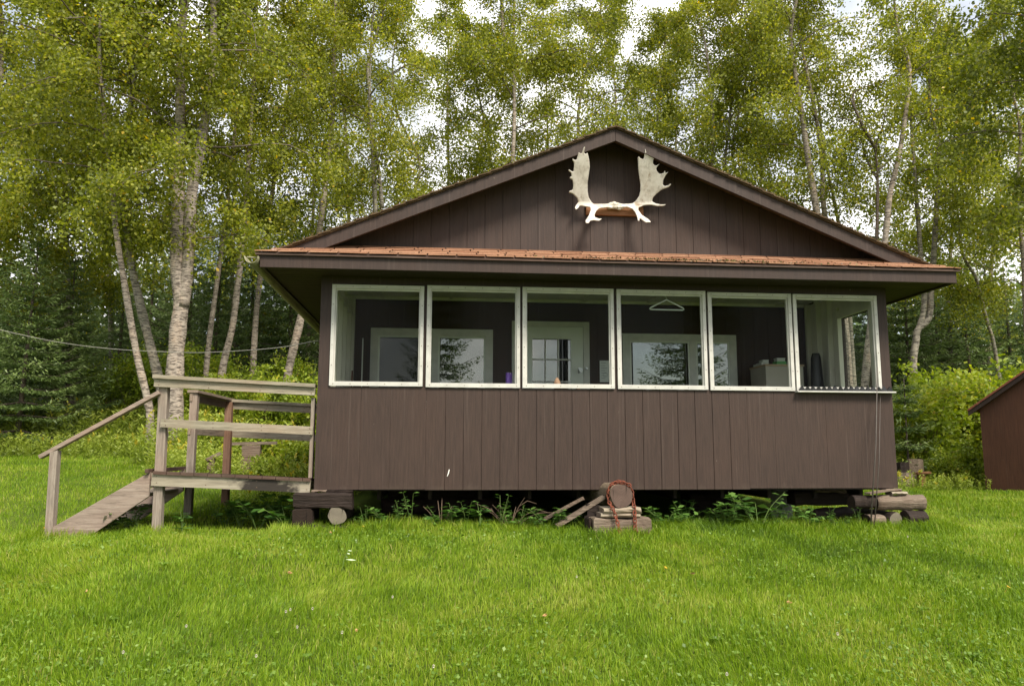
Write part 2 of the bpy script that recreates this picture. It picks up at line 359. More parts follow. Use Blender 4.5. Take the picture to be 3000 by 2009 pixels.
def np_mesh(name, verts, k, mat, tint=None, parent=None, loc=None):
    """verts (N*k,3): N independent faces of k corners"""
    nf = len(verts)//k
    me = bpy.data.meshes.new(name)
    me.vertices.add(len(verts)); me.vertices.foreach_set("co", np.ascontiguousarray(verts, dtype=np.float32).ravel())
    me.loops.add(len(verts)); me.loops.foreach_set("vertex_index", np.arange(len(verts), dtype=np.int32))
    me.polygons.add(nf); me.polygons.foreach_set("loop_start", np.arange(0, len(verts), k, dtype=np.int32))
    me.materials.append(mat)
    if tint is not None:
        a = me.attributes.new("tint", 'FLOAT', 'FACE'); a.data.foreach_set("value", np.clip(tint, 0, 1).astype(np.float32))
    me.update(calc_edges=True)
    o = bpy.data.objects.new(name, me); COL.objects.link(o)
    if parent is not None: o.parent = parent
    if loc is not None: o.location = loc
    return o
def unit(a): return a/(np.linalg.norm(a, axis=-1, keepdims=True)+1e-9)
def leaf_quads(c, ln, wd, rng, droop=.3, axis=None, flat=0.):
    """rhombic leaves at c (N,3), random attitude; returns (4N,3)"""
    N = len(c)
    a = rng.normal(size=(N, 3)) if axis is None else axis+rng.normal(size=(N, 3))*.35
    a[:, 2] -= droop
    a = unit(a)
    nrm = rng.normal(size=(N, 3)); nrm[:, 2] += flat
    s = unit(np.cross(a, nrm))
    ln = np.broadcast_to(np.asarray(ln), (N,))[:, None]; wd = np.broadcast_to(np.asarray(wd), (N,))[:, None]
    q = np.stack([c-a*ln*.5, c+s*wd*.5-a*ln*.06, c+a*ln*.5, c-s*wd*.5-a*ln*.06], 1)
    return q.reshape(-1, 3)

def sm(t): t = np.clip(t, 0, 1); return t*t*(3-2*t)
def gz(x, y):
    x = np.asarray(x, float); y = np.asarray(y, float)
    left = sm((-.1-x)/3.4)
    b = np.clip(y-.2, 0, None); bb = np.minimum(b, 26)
    z = -.465+bb*(.03+.068*left)+np.clip(y-8, 0, 25)*.045*(1-left)
    fr = np.clip(-.4-y, 0, 40); z = z-.105*np.minimum(fr, 9)*(1-np.exp(-fr*1.2))-.02*np.clip(fr-9, 0, None)
    z = z-.05*np.clip(-1.3-x, 0, 4)*sm((2.2-y)/3)*1.0
    z = z+.05*np.exp(-((x-1.0)/2.6)**2-((y+1.15)/.7)**2)*1.0
    z = z+.012*np.sin(x*2.1+1.3*np.sin(y*1.7))*np.cos(y*2.3+.5)+.006*np.sin(5.3*x+2*y)*np.sin(4.1*y-x)
    return z
def vnoise(x, y, s, seed=0):
    v = np.zeros_like(x); a = 1.; tot = 0
    r = np.random.default_rng(seed)
    for i in range(5):
        for _ in range(3):
            th = r.uniform(0, 6.28); ph = r.uniform(0, 6.28)
            v += a*np.sin(s*(x*math.cos(th)+y*math.sin(th))+ph+1.2*np.sin(s*.6*(y*math.cos(th)-x*math.sin(th))+ph*2)); tot += a
        s *= 1.9; a *= .7
    return v/tot*1.6

def catmull(P, n):
    P = np.array(P, float); out = []
    Q = np.vstack([2*P[0]-P[1], P, 2*P[-1]-P[-2]])
    for i in range(len(P)-1):
        for t in np.linspace(0, 1, n, endpoint=False):
            a, b, c, d = Q[i:i+4]
            out.append(.5*((2*b)+(-a+c)*t+(2*a-5*b+4*c-d)*t*t+(-a+3*b-3*c+d)*t**3))
    out.append(P[-1]); return np.array(out)
# ------------------------------------------------------------------ the setting: ground
def axis_pts(lo, hi, fine_lo, fine_hi, st):
    a = list(np.arange(fine_lo, fine_hi+1e-6, st)); k = st
    v = fine_hi
    while v < hi: k *= 1.35; v += k; a.append(v)
    v = fine_lo; k = st
    while v > lo: k *= 1.35; v -= k; a.insert(0, v)
    return np.array(a)
gx = axis_pts(-160, 160, -9, 15, .3); gy = axis_pts(-160, 170, -9, 13, .3)
XX, YY = np.meshgrid(gx, gy); ZZ = gz(XX, YY)
mb = MB(); nx = len(gx)
mb.v = list(map(tuple, np.stack([XX.ravel(), YY.ravel(), ZZ.ravel()], 1)))
mb.f = [(j*nx+i, j*nx+i+1, (j+1)*nx+i+1, (j+1)*nx+i) for j in range(len(gy)-1) for i in range(nx-1)]
mb.mi = [0]*len(mb.f)
props(mb.build('ground', M['ground'], smooth=True), kind='structure')

# ------------------------------------------------------------------ cabin
W = 6.42
cabin = thing('cabin', (3.21, 0, -.015), 'dark brown wooden cabin with a glazed porch and gabled roof on log blocks', 'cabin')
def siding_strip(mb, x0, x1, z0, ztop, y, th, grooves, gw=.007, gd=.006):
    """vertical boards: front profile with grooves, extruded between z0 and ztop(x)"""
    xs = [(x0, y)]
    for g in grooves:
        if x0+.02 < g < x1-.02: xs += [(g-gw/2, y), (g-gw/2+.001, y+gd), (g+gw/2-.001, y+gd), (g+gw/2, y)]
    xs.append((x1, y)); n_ = len(xs)
    f = [(a, b, z0) for a, b in xs]+[(a, b, ztop(a)) for a, b in xs]
    bk = [(a, y+th, z0) for a, b in xs]+[(a, y+th, ztop(a)) for a, b in xs]
    V = f+bk; F = []
    for i in range(n_-1):
        F.append((i, i+1, n_+i+1, n_+i)); F.append((2*n_+i+1, 2*n_+i, 3*n_+i, 3*n_+i+1))
        F.append((n_+i, n_+i+1, 3*n_+i+1, 3*n_+i)); F.append((i+1, i, 2*n_+i, 2*n_+i+1))
    F.append((0, n_, 3*n_, 2*n_)); F.append((n_-1, 2*n_+n_-1, 3*n_+n_-1, 2*n_-1))
    mb.add(V, F)
mb = MB()
gr = [1.153, 1.359]+[1.554+.1968*i for i in range(17)]
siding_strip(mb, 0, 1.153, -.016, lambda x: 1.062, 0, .03, [.46, .774], .004, .003)
siding_strip(mb, 1.155, 4.709, -.022, lambda x: 1.062, .001, .03, gr[1:], 0.007, .007)
siding_strip(mb, 4.711, W, -.012, lambda x: 1.062, 0, .03, [5.02, 5.62], .003, .002)
mb.build('front_wall', M['siding'], cabin)
# framing round the windows: end posts, mullions, header, sill plate
mb = MB()
mb.box((0, 0, 1.0625), (.118, .10, 2.185)); mb.box((6.297, 0, 1.0925), (W, .10, 2.185)); mb.box((0, .0, 2.1855), (W, .10, 2.262))
for a, b in ((1.110, 1.140), (2.164, 2.188), (3.213, 3.244), (4.268, 4.290), (5.272, 5.288)): mb.box((a, .006, 1.0625), (b, .09, 2.185))
mb.box((0, .031, .98), (W, .10, 1.062))
mb.build('window_framing', M['trim'], cabin)
# windows
FR = [(.120, 1.108, 1.072, 2.170), (1.142, 2.162, 1.066, 2.180), (2.190, 3.211, 1.068, 2.184), (3.246, 4.266, 1.066, 2.182), (4.292, 5.270, 1.062, 2.171), (5.290, 6.295, 1.062, 2.170)]
WLAB = ['first white porch window from the deck, a thin white rod behind it', 'white porch window with a purple jar at its lower corner', 'white porch window in front of the glazed door',
        'white porch window with a coat hanger at its top', 'white porch window in front of the beige cabinet', 'rightmost white porch window with black jagged strip on its sill']
for (x0, x1, z0, z1), lb in zip(FR, WLAB):
    mb = MB(); t = .042
    skew = .008 if x0 < 1 else 0
    mb.box((x0, -.022, z0), (x1, .0, z0+t)); mb.box((x0, -.022, z1-t), (x1, .0, z1))
    mb.box((x0, -.020, z0+t), (x0+t*.86, .0, z1-t)); mb.box((x1-t*.86, -.020, z0+t), (x1, .0, z1-t))
    # inner stop a little set back
    i0, i1, j0, j1 = x0+t*.86, x1-t*.86, z0+t, z1-t
    mb.box((i0-.004, .002, j0-.01), (i0+.016, .032, j1)); mb.box((i1-.016, .002, j0-.01), (i1+.004, .032, j1)); mb.box((i0+.016, .002, j1-.018), (i1-.016, .032, j1+.01)); mb.box((i0+.016, .002, j0-.01), (i1-.016, .032, j0+.006))
    for k in range(6):
        for zz in (z0+t/2, z1-t/2): mb.box((x0+.036+(x1-x0-.08)*k/5, -.0235, zz-.004), (x0+.044+(x1-x0-.08)*k/5, -.0215, zz+.004), 1)
        for xx in (x0+t*.43, x1-t*.43):
            if 0 < k < 5: mb.box((xx-.004, -.0215, z0+(z1-z0)*k/5-.004), (xx+.004, -.0195, z0+(z1-z0)*k/5+.004), 1)
    wn = mb.build('window', [M['white'], M['stem']], cabin); wn['label'] = lb
    mb = MB(); mb.box((i0, .012, j0), (i1, .016, j1)); mb.build('pane', M['glass'], wn)
mb = MB(); mb.box((5.275, -.075, 1.046), (W+.008, -.0005, 1.0615)); mb.build('sill', M['white'], cabin, bevel=.002)
# gable wall, board grooves, rakes
RX, RZ = 3.21, 3.985; SL = .4167
EL, ER, EF, EB = -.60, 7.02, -.47, 6.9       # roof plan edges
ZE = 2.395
def roofz(x): return ZE+SL*(min(x-EL, ER-x))
GY = .085
mb = MB(); gg = [.77+.2005*i for i in range(30)]
def gtop(x): return min(roofz(x)-.03, 9)
bpts = []
siding_strip(mb, -.15, RX, 2.30, gtop, GY, .03, gg); siding_strip(mb, RX, 6.57, 2.30, gtop, GY, .03, gg)
mb.build('gable_wall', M['siding'], cabin)
# rake boards (outer face y=-.25)
for sx in (-1, 1):
    mb = MB(); y0, y1 = -.252, -.214; hv = .150
    xe = EL+.23 if sx < 0 else ER-.23
    top = lambda x: roofz(x)-.012
    xa, xb = (xe, RX-.001) if sx < 0 else (RX+.001, xe)
    pts = [(xa, top(xa)), (xb, top(xb)), (xb, top(xb)-hv), (xa, top(xa)-hv)]
    V = [(x, y0, z) for x, z in pts]+[(x, y1, z) for x, z in pts]
    mb.add(V, [(0, 1, 2, 3)[::-1], (4, 5, 6, 7), (0, 1, 5, 4), (1, 2, 6, 5), (2, 3, 7, 6), (3, 0, 4, 7)])
    mb.build('rake_board', M['trim'], cabin, bevel=.003)
# main roof: two slopes from the rake plane back, plus lower skirt in front
mb = MB(); th = .02
for sx in (-1, 1):
    e = EL if sx < 0 else ER; s_ = 1 if sx < 0 else -1
    yr = -.275
    dx = yr-EF
    xr = e+s_*dx
    P = [(e, EF, ZE), (xr, yr, ZE+SL*dx), (RX, yr, RZ), (RX, EB, RZ), (e, EB, ZE)]
    V = P+[(x, y, z-th) for x, y, z in P]
    mb.add(V, [(0, 1, 2, 3, 4), (9, 8, 7, 6, 5)]+[(i, i+5, (i+1) % 5+5, (i+1) % 5) for i in range(5)])
roof = mb.build('roof', M['roof'], cabin)
mb = MB(); yk = GY+.0
P = [(EL, EF, ZE-.008), (ER, EF, ZE-.008), (ER-(yk-EF), yk, ZE-.008+SL*(yk-EF)), (EL+(yk-EF), yk, ZE-.008+SL*(yk-EF))]
V = P+[(x, y, z-.02) for x, y, z in P]
mb.add(V, [(0, 1, 2, 3), (7, 6, 5, 4), (0, 4, 5, 1), (1, 5, 6, 2), (2, 6, 7, 3), (3, 7, 4, 0)])
mb.build('roof_deck', M['wood_dk'], cabin)
# shingle tabs of the skirt
mb = MB(); rg = random.Random(3)
cs = 1/math.sqrt(1+SL*SL); sn = SL*cs
row = 0; dd = -.012
while dd < yk-EF-.03:
    a, b = EL-.012+max(dd, 0), ER+.012-max(dd, 0)
    x = a-rg.random()*.3
    ex = .112; hh = .135
    tone = rg.uniform(-.08, .08)
    while x < b:
        x1 = x+.305
        xa, xb = max(x, a)+.007, min(x1, b)-.007
        if xb-xa > .03:
            y0 = EF+dd+rg.uniform(-.003, .003); y1 = min(y0+hh, yk-.002)
            lift = .021
            z0 = ZE+SL*(y0-EF)+lift; z1 = ZE+SL*(y1-EF)+.006
            i0 = (y1-y0) if xa < a+.02 else 0; i1 = (y1-y0) if xb > b-.02 else 0
            j = rg.uniform(-.002, .002)
            V = [(xa, y0, z0+j), (xb, y0, z0-j), (min(xb, b-max(0, (y1-y0)) if i1 else xb), y1, z1), (xa+i0, y1, z1)]
            V += [(p[0], p[1], p[2]-.009) for p in V]
            mb.add(V, [(0, 1, 2, 3), (7, 6, 5, 4), (0, 4, 5, 1), (1, 5, 6, 2), (2, 6, 7, 3), (3, 7, 4, 0)], 0, min(1, max(0, .55+tone+(.16 if row % 2 else -.1)+rg.uniform(-.3, .3))))
        x = x1
    dd += ex; row += 1
mb.build('shingles', M['shingle'], cabin, tint=True)
# shingle edges along the rakes with moss
mb = MB()
for sx in (-1, 1):
    e = EL if sx < 0 else ER
    x = EL+.2 if sx < 0 else ER-.2
    while (x < RX) if sx < 0 else (x > RX):
        x2 = x+sx*-1*.13; x2 = min(x2, RX) if sx < 0 else max(x2, RX)
        V = []
        lift = .016
        for (xx, l) in ((x, lift), (x2, .004)):
            V += [(xx, -.292+rg.uniform(-.006, .006), roofz(xx)+l), (xx, -.05, roofz(xx)+l)]
        V += [(p[0], p[1], p[2]-.014) for p in V]
        mb.add(V, [(0, 1, 3, 2), (4, 6, 7, 5), (0, 4, 5, 1), (1, 5, 7, 3), (3, 7, 6, 2), (2, 6, 4, 0)], 0, rg.uniform(0, .4))
        x = x2 if abs(x2-x) > .01 else RX+1*(1 if sx < 0 else -1)
mb.build('rake_shingles', M['roof'], cabin)
cs_ = []
for i in range(5200):
    x = RNG.uniform(EL+.3, ER-.3); dens = .35+.65*sm((x-2.8)/2) if x > 2.2 else .3
    if RNG.random() > dens: continue
    y = -.29+abs(RNG.normal())*.12
    cs_.append((x, y, roofz(x)+.014+abs(RNG.normal())*.010))
for i in range(520):
    x = RNG.normal(4.0, .8)
    if EL < x < ER: d_ = abs(RNG.normal())*.05; cs_.append((x, EF-.012+d_, ZE+SL*d_+.012+abs(RNG.normal())*.006))
cs_ = np.array(cs_); q = leaf_quads(cs_, RNG.uniform(.012, .04, len(cs_)), .02, RNG, 0, flat=.4)
o = np_mesh('moss', q-np.array(org(cabin)), 4, M['moss'], RNG.random(len(cs_)), cabin); o['kind'] = 'stuff'
# fascia, soffit
mb = MB(); mb.box((-.556, -.442, 2.243), (6.990, -.404, 2.377)); mb.build('fascia', M['trim'], cabin, bevel=.003)
for xf in (-.556, 6.954):
    mb = MB(); mb.box((xf, -.4035, 2.243), (xf+.036, EB-.06, 2.375)); mb.build('side_fascia', M['trim'], cabin)
mb = MB()
for k in range(5): mb.box((-.519, -.4035+k*.098, 2.262+.001*(k % 2)), (6.953, -.4035+k*.098+.094, 2.276))
k = 0; y = .092
while y < EB-.1:
    mb.box((-.519, y, 2.262), (-.001, y+.094, 2.276)); mb.box((W+.001, y, 2.262), (6.953, y+.094, 2.276)); y += .098
mb.build('soffit', M['soffit'], cabin)
# side walls, back wall, floor
HB = 6.2
mb = MB(); mb.box((0, .101, -.016), (.045, HB, 2.261)); mb.box((6.375, .101, -.016), (W, .12, 2.261))
# right side wall with an opening
mb.box((6.375, .12, -.016), (W, .20, 2.261)); mb.box((6.375, .20, -.016), (W, .93, 1.02)); mb.box((6.375, .20, 2.08), (W, .93, 2.261)); mb.box((6.375, .93, -.016), (W, HB, 2.261)); mb.box((.0451, HB-.05, -.016), (6.3745, HB, 2.261))
mb.build('side_wall', M['siding'], cabin)
mb = MB(); mb.box((.046, .032, -.03), (6.374, HB-.051, .03)); mb.build('floor', M['under'], cabin)
mb = MB()
for k in range(12):
    mb = MB(); mb.box((.06+k*.56, .45, -.15), (.10+k*.56, HB-.0905, -.0305)); mb.build('floor_joist', M['under'], cabin)
# porch interior
BY = 1.85
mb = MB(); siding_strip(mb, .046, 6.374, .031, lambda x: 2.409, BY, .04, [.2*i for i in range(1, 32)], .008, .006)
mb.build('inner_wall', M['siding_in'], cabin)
mb = MB(); mb.box((.046, .102, 2.41), (6.374, BY+.04, 2.43)); mb.box((.046, BY-.03, 2.37), (6.374, BY-.001, 2.409))
for k in range(7): mb.box((.5+k*.9, .102, 2.385), (.54+k*.9, BY-.031, 2.4095))
mb.build('porch_ceiling', M['cream'], cabin)
mb = MB(); mb.box((.046, .102, 2.27), (6.374, .14, 2.409)); mb.build('porch_header', M['cream'], cabin)
mb = MB()
for y_ in (.40, .80, 1.20, 1.66): mb.box((.046, y_, .03), (.135, y_+.045, 2.385))
mb.box((.046, 1.80, .03), (.16, BY-.001, 2.385)); mb.box((.0455, .14, 2.15), (.14, 1.80, 2.24)); mb.box((.0456, .11, .95), (.145, 1.80, 1.0))
mb.box((.0458, .102, .031), (.058, BY-.002, 2.384)); mb.build('wall_studs', M['cream'], cabin); mb = MB()
for y_ in (1.12, 1.42, 1.70): mb.box((6.29, y_, .03), (6.373, y_+.045, 2.385))
mb.box((6.358, .93, .031), (6.3745, BY-.002, 2.384)); mb.box((6.358, .102, .031), (6.3745, .929, 1.0)); mb.box((6.352, .102, 2.16), (6.3743, .929, 2.384))
mb.build('wall_studs', M['cream'], cabin)
mb = MB()   # side window trim
mb.box((6.32, .93, 1.0), (6.357, 1.05, 2.2)); mb.box((6.32, .14, 1.0), (6.357, .22, 2.2)); mb.box((6.322, .22, 2.06), (6.357, .93, 2.16)); mb.box((6.322, .22, .99), (6.357, .93, 1.05))
sw = mb.build('side_window', M['cream'], cabin)
mb = MB(); mb.box((6.385, .2005, 1.0205), (6.389, .9295, 2.0795)); mb.build('pane', M['clear'], sw)
# inner windows
def inner_win(x0, x1, z1, mull, lab):
    z0 = .93; t = .10
    mb = MB(); y0, y1 = BY-.032, BY-.001
    mb.box((x0, y0, z0), (x0+t, y1, z1)); mb.box((x1-t, y0, z0), (x1, y1, z1)); mb.box((x0+t, y0, z1-t), (x1-t, y1, z1)); mb.box((x0+t, y0, z0), (x1-t, y1, z0+.08))
    if mull: mb.box((mull-.045, y0+.004, z0+.08), (mull+.045, y1, z1-t))
    f = mb.build('inner_window', M['white'], cabin, bevel=.003); f['label'] = lab
    mb = MB(); i0, i1, j0, j1 = x0+t, x1-t, z0+.08, z1-t
    segs = [(i0, i1)] if not mull else [(i0, mull-.045), (mull+.045, i1)]
    for a, b in segs:
        mb.box((a, y0+.012, j0), (a+.022, y1, j1)); mb.box((b-.022, y0+.012, j0), (b, y1, j1)); mb.box((a+.022, y0+.012, j1-.022), (b-.022, y1, j1)); mb.box((a+.022, y0+.012, j0), (b-.022, y1, j0+.02))
    mb.build('sash', M['door'], f)
    for a, b in segs:
        mb = MB(); mb.box((a+.022, BY-.012, j0+.02), (b-.022, BY-.004, j1-.022)); mb.build('pane', M['screen'] if (x0 < 1 and a < 1) else M['mirror'], f)
inner_win(.372, 1.985, 1.985, 1.215, 'left inner window behind the first two porch windows')
inner_win(3.745, 5.335, 1.965, 4.72, 'right inner window with a mullion behind the coat hanger')
# door
mb = MB(); dx0, dx1, dz1 = 2.335, 3.205, 2.035; y0, y1 = BY-.035, BY-.001
mb.box((dx0-.095, y0, .031), (dx0, y1, dz1+.075)); mb.box((dx1, y0, .031), (dx1+.085, y1, dz1+.075)); mb.box((dx0, y0, dz1+.003), (dx1, y1, dz1+.075)); mb.build('door_frame', M['white'], cabin, bevel=.003)
px0, px1, pz0, pz1 = 2.515, 3.035, .98, 1.872
mb = MB(); ya, yb = BY-.028, BY-.002
mb.box((dx0+.003, ya, .04), (px0, yb, dz1)); mb.box((px1, ya, .04), (dx1-.003, yb, dz1)); mb.box((px0, ya, pz1), (px1, yb, dz1)); mb.box((px0, ya, .04), (px1, yb, pz0))
mb.box((px0+.03, ya-.006, .15), (px1-.03, ya, .85))
door = mb.build('door', M['door'], cabin, bevel=.002)
mb = MB(); pw = (px1-px0)/3
for k in (1, 2): mb.box((px0+pw*k-.009, ya-.003, pz0), (px0+pw*k+.009, yb-.012, pz1))
for k in (1, 2): 
    zz = pz1-(pz1-pz0)*k/3+.02; mb.box((px0, ya-.002, zz-.009), (px1, yb-.012, zz+.009))
mb.build('muntins', M['white'], door)
mb = MB(); mb.box((px0+.001, BY-.012, pz0+.001), (px1-.001, BY-.005, pz1-.001)); mb.build('pane', M['mirror'], door)
mb = MB(); mb.tube([(3.155, ya-.001, 1.45), (3.155, ya-.055, 1.45)], .012, 8); mb.tube([(3.155, ya-.05, 1.45), (3.155, ya-.085, 1.45)], [.02, .028], 10); mb.box((3.13, ya-.006, 1.41), (3.18, ya-.0005, 1.49)); mb.build('handle', M['metal'], door)
mb = MB(); mb.box((3.225, y0-.02, 1.46), (3.265, y0-.001, 1.495)); mb.tube([(3.245, y0-.02, 1.478), (3.245, y0-.045, 1.478)], .016, 8); mb.build('latch', M['metal'], cabin)
# gutter along the left eave
mb = MB(); ns = 9; V = []
ys = np.linspace(-.50, EB-.2, 12)
for y in ys:
    zc = 2.345-.012*(y+.5)
    for k in range(ns):
        t = math.pi+math.pi*k/(ns-1); V.append((-.632+.066*math.cos(t)*1.0, y, zc+.072*math.sin(t)))
F = [(i*ns+k, i*ns+k+1, (i+1)*ns+k+1, (i+1)*ns+k) for i in range(len(ys)-1) for k in range(ns-1)]
mb.add(V, F); g_ = mb.build('gutter', M['gutter'], cabin, smooth=True)
so = g_.modifiers.new("thickness", 'SOLIDIFY'); so.thickness = .006
mb = MB(); mb.tube([(-.565, -.40, 2.36), (-.60, -.42, 2.345), (-.69, -.42, 2.350)], .007, 6); mb.build('gutter_bracket', M['gutter'], cabin)
# small pale speck: paint chip marks stay in the siding material; a feather stuck to the wall
mb = MB(); mb.add([(1.383, -.004, .118), (1.392, -.006, .150), (1.404, -.004, .195), (1.412, -.006, .190), (1.404, -.008, .150), (1.390, -.005, .120)], [(0, 1, 4, 5), (1, 2, 3, 4)])
props(mb.build('feather', M['feather'], shift=(1.39, 0, .12)), 'small white feather stuck low on the brown front wall', 'feather')

# ------------------------------------------------------------------ things in the porch
h = thing('coat_hanger', (3.858, .12, 2.10), 'white plastic coat hanger hanging behind the fourth porch window', 'coat hanger')
mb = MB(); S = lambda u: (3.858+u[0], .12, 2.10+u[1])
mb.tube([S(p) for p in ((0, 0), (-.19, -.095), (-.20, -.108), (-.185, -.116), (.185, -.116), (.20, -.106), (.19, -.092), (0, 0))], .0075, 6); mb.build('body', M['wire'], h, smooth=True)
mb = MB(); mb.tube([S(p) for p in ((0, 0), (0, .02), (-.02, .035), (-.032, .06), (-.025, .09), (-.024, .16))], .0042, 6); mb.build('hook', M['wire'], h, smooth=True)
j = thing('jar', (2.058, .16, 1.062), 'purple jar standing at the lower right corner of the second porch window', 'jar')
mb = MB(); mb.tube([(2.058, .16, 1.062), (2.058, .16, 1.07), (2.058, .16, 1.235), (2.058, .16, 1.245)], [.034, .038, .038, .034], 16); mb.build('body', M['purple'], j)
mb = MB(); mb.tube([(2.058, .16, 1.2455), (2.058, .16, 1.256)], .036, 16); mb.build('lid', M['black'], j)
mb = MB(); mb.tube([(2.595, .15, 1.062), (2.595, .15, 1.09), (2.595, .15, 1.13), (2.595, .15, 1.165), (2.595, .15, 1.20)], [.028, .04, .042, .03, .008], 12)
props(mb.build('figurine', M['figure'], shift=(2.595, .15, 1.062), smooth=True), 'small rounded terracotta ornament on the sill of the third porch window', 'ornament')
mb = MB(); mb.tube([(2.83, .15, 1.062), (2.83, .15, 1.08), (2.83, .15, 1.10), (2.83, .15, 1.125)], [.02, .026, .024, .008], 10)
props(mb.build('figurine', M['figure'], shift=(2.83, .15, 1.062), smooth=True), 'tiny terracotta ornament right of the rounded one on the sill', 'ornament')
mb = MB(); mb.box((3.35, .13, 1.062), (3.60, .22, 1.085)); mb.tube([(3.34, .16, 1.10), (3.37, .15, 1.112), (3.60, .15, 1.112), (3.625, .16, 1.095)], .012, 8)
for xx in (3.37, 3.60): mb.box((xx-.01, .14, 1.085), (xx+.01, .16, 1.105))
props(mb.build('tray', M['black'], shift=(3.48, .16, 1.062)), 'low black tray with a raised handle at the lower left of the fourth porch window', 'tray')
p = thing('notice', (3.50, BY-.01, 1.45), 'white paper notice pinned to the dark inner wall right of the door', 'notice')
mb = MB(); mb.box((3.432, BY-.006, 1.30), (3.575, BY-.002, 1.592)); mb.build('sheet', M['paper'], p)
mb = MB()
for k in range(7): mb.box((3.450, BY-.0075, 1.555-k*.034), (3.450+.1*random.uniform(.5, 1), BY-.0061, 1.561-k*.034))
mb.tube([(3.505+.03*math.cos(t), BY-.0072, 1.40+.03*math.sin(t)) for t in np.linspace(0, 6.28, 16)], .002, 4)
mb.build('print', M['ink'], p)
c_ = thing('cabinet', (5.78, 1.55, .03), 'beige cabinet with a tan top behind the fifth porch window', 'cabinet')
mb = MB(); mb.box((5.51, 1.30, .031), (6.02, 1.80, 1.485)); mb.build('body', M['cabinet'], c_, bevel=.004)
mb = MB(); mb.box((5.50, 1.285, 1.4855), (6.03, 1.81, 1.51)); mb.build('top', M['tan'], c_, bevel=.003)
def carton(x0, x1, y0, y1, z0, z1, m1, lab, cat='box', rot=0):
    mb = MB(); mb.box((x0, y0, z0), (x1, y1, z1-.012)); mb.box((x0-.004, y0-.004, z1-.0118), (x1+.004, y1+.004, z1))
    props(mb.build('carton', M[m1], shift=((x0+x1)/2, (y0+y1)/2, z0), bevel=.003), lab, cat, 'small boxes on the cabinet')
carton(5.52, 5.62, 1.45, 1.60, 1.5105, 1.55, 'carton', 'lower flat pale carton at the left edge of the cabinet top')
carton(5.545, 5.625, 1.46, 1.58, 1.5505, 1.585, 'carton', 'upper pale carton stacked on the flat one on the cabinet')
carton(5.53, 5.61, 1.62, 1.74, 1.5105, 1.545, 'carton', 'pale carton at the back left of the cabinet top')
carton(5.70, 5.83, 1.38, 1.50, 1.5105, 1.56, 'green', 'green carton lying on the cabinet top')
carton(5.71, 5.82, 1.39, 1.49, 1.5605, 1.605, 'carton', 'white carton on top of the green one')
carton(5.87, 5.96, 1.40, 1.50, 1.5105, 1.548, 'ink', 'dark little box at the right of the cabinet top')
mb = MB(); mb.tube([(.282, 1.70, .031), (.282, 1.73, 1.83)], .008, 8); props(mb.build('rod', M['wire'], shift=(.282, 1.70, .031)), 'thin white rod leaning on the inner wall behind the first porch window', 'rod')
mb = MB(); mb.tube([(.165, 1.60, .031), (.165, 1.66, 1.40)], .010, 8); props(mb.build('rod', M['chain'], shift=(.165, 1.6, .031)), 'short reddish rod standing in the left porch corner', 'rod')
mb = MB(); mb.tube([(6.20, 1.30, .031), (6.20, 1.30, 1.0), (6.20, 1.30, 1.60), (6.20, 1.30, 1.66)], [.10, .095, .062, .045], 12)
props(mb.build('rolled_cover', M['black'], shift=(6.2, 1.3, .031), smooth=True), 'tall black upright bundle behind the rightmost porch window', 'bundle')
# black jagged strip on the outside sill
mb = MB(); nT = 17; x0, x1 = 5.30, 6.395; st = (x1-x0)/nT
for k in range(nT):
    a = x0+k*st; zz = 1.0618; jt = random.uniform(-.006, .006)
    V = [(a, -.062, zz), (a+st, -.062, zz), (a+st, -.062, zz+.016), (a+st/2, -.062+jt, zz+.058+jt), (a, -.062, zz+.016)]
    V += [(x, y+.022, z) for x, y, z in V]
    mb.add(V, [(0, 1, 2, 3, 4), (9, 8, 7, 6, 5), (0, 5, 6, 1), (2, 7, 8, 3), (3, 8, 9, 4)]+([(1, 6, 7, 2)] if k == nT-1 else [])+([(4, 9, 5, 0)] if k == 0 else []))
props(mb.build('spike_strip', M['black'], shift=(5.85, -.05, 1.0618)), 'black jagged strip lying along the sill of the rightmost porch window', 'spike strip')
# rods leaning on the wall
for (a, b, lab, r) in (((5.925, -.25, -.44), (6.243, -.038, 1.34), 'long thin grey rod leaning on the right end of the cabin wall', .007), ((5.985, -.22, -.44), (6.262, -.03, 1.02), 'shorter thin rod leaning just behind the long grey one', .005)):
    mb = MB(); mb.tube([a, np.array(a)*.5+np.array(b)*.5+np.array([.02, .0, 0]), b], [r*1.3, r, r*.6], 8); props(mb.build('fishing_rod', M['pole'], shift=a, smooth=True), lab, 'rod')

# ------------------------------------------------------------------ antlers
an = thing('moose_antlers', (3.24, .05, 3.13), 'pale moose antlers on an orange brown board high on the gable', 'antlers')
mb = MB(); mb.box((2.925, .045, 3.055), (3.59, .082, 3.185)); mb.build('mounting_board', M['board'], an, bevel=.004)
def zoomA(x, y): return (1640+x/6.03, 420+y/6.03)
LA = [(930,1050),(830,1072),(600,1075),(560,1040),(510,960),(490,850),(490,700),(510,560),(530,420),(520,300),(495,190),(478,165),(465,200),(440,180),(428,160),(447,70),(428,60),(405,110),(388,180),(355,180),(335,155),(318,195),(298,290),(270,300),(222,268),(218,290),(252,350),(248,430),(240,500),(215,500),(155,462),(152,485),(200,525),(208,590),(172,600),(175,622),(222,645),(235,740),(225,825),(165,845),(160,872),(228,890),(260,920),(310,975),(325,1040),(285,1095),(262,1140),(285,1175),(322,1150),(350,1105),(430,1115),(535,1130),(545,1180),(510,1280),(450,1370),(455,1412),(510,1412),(540,1370),(600,1362),(690,1374),(748,1335),(690,1333),(622,1308),(612,1270),(642,1200),(700,1150),(830,1138),(930,1150)]
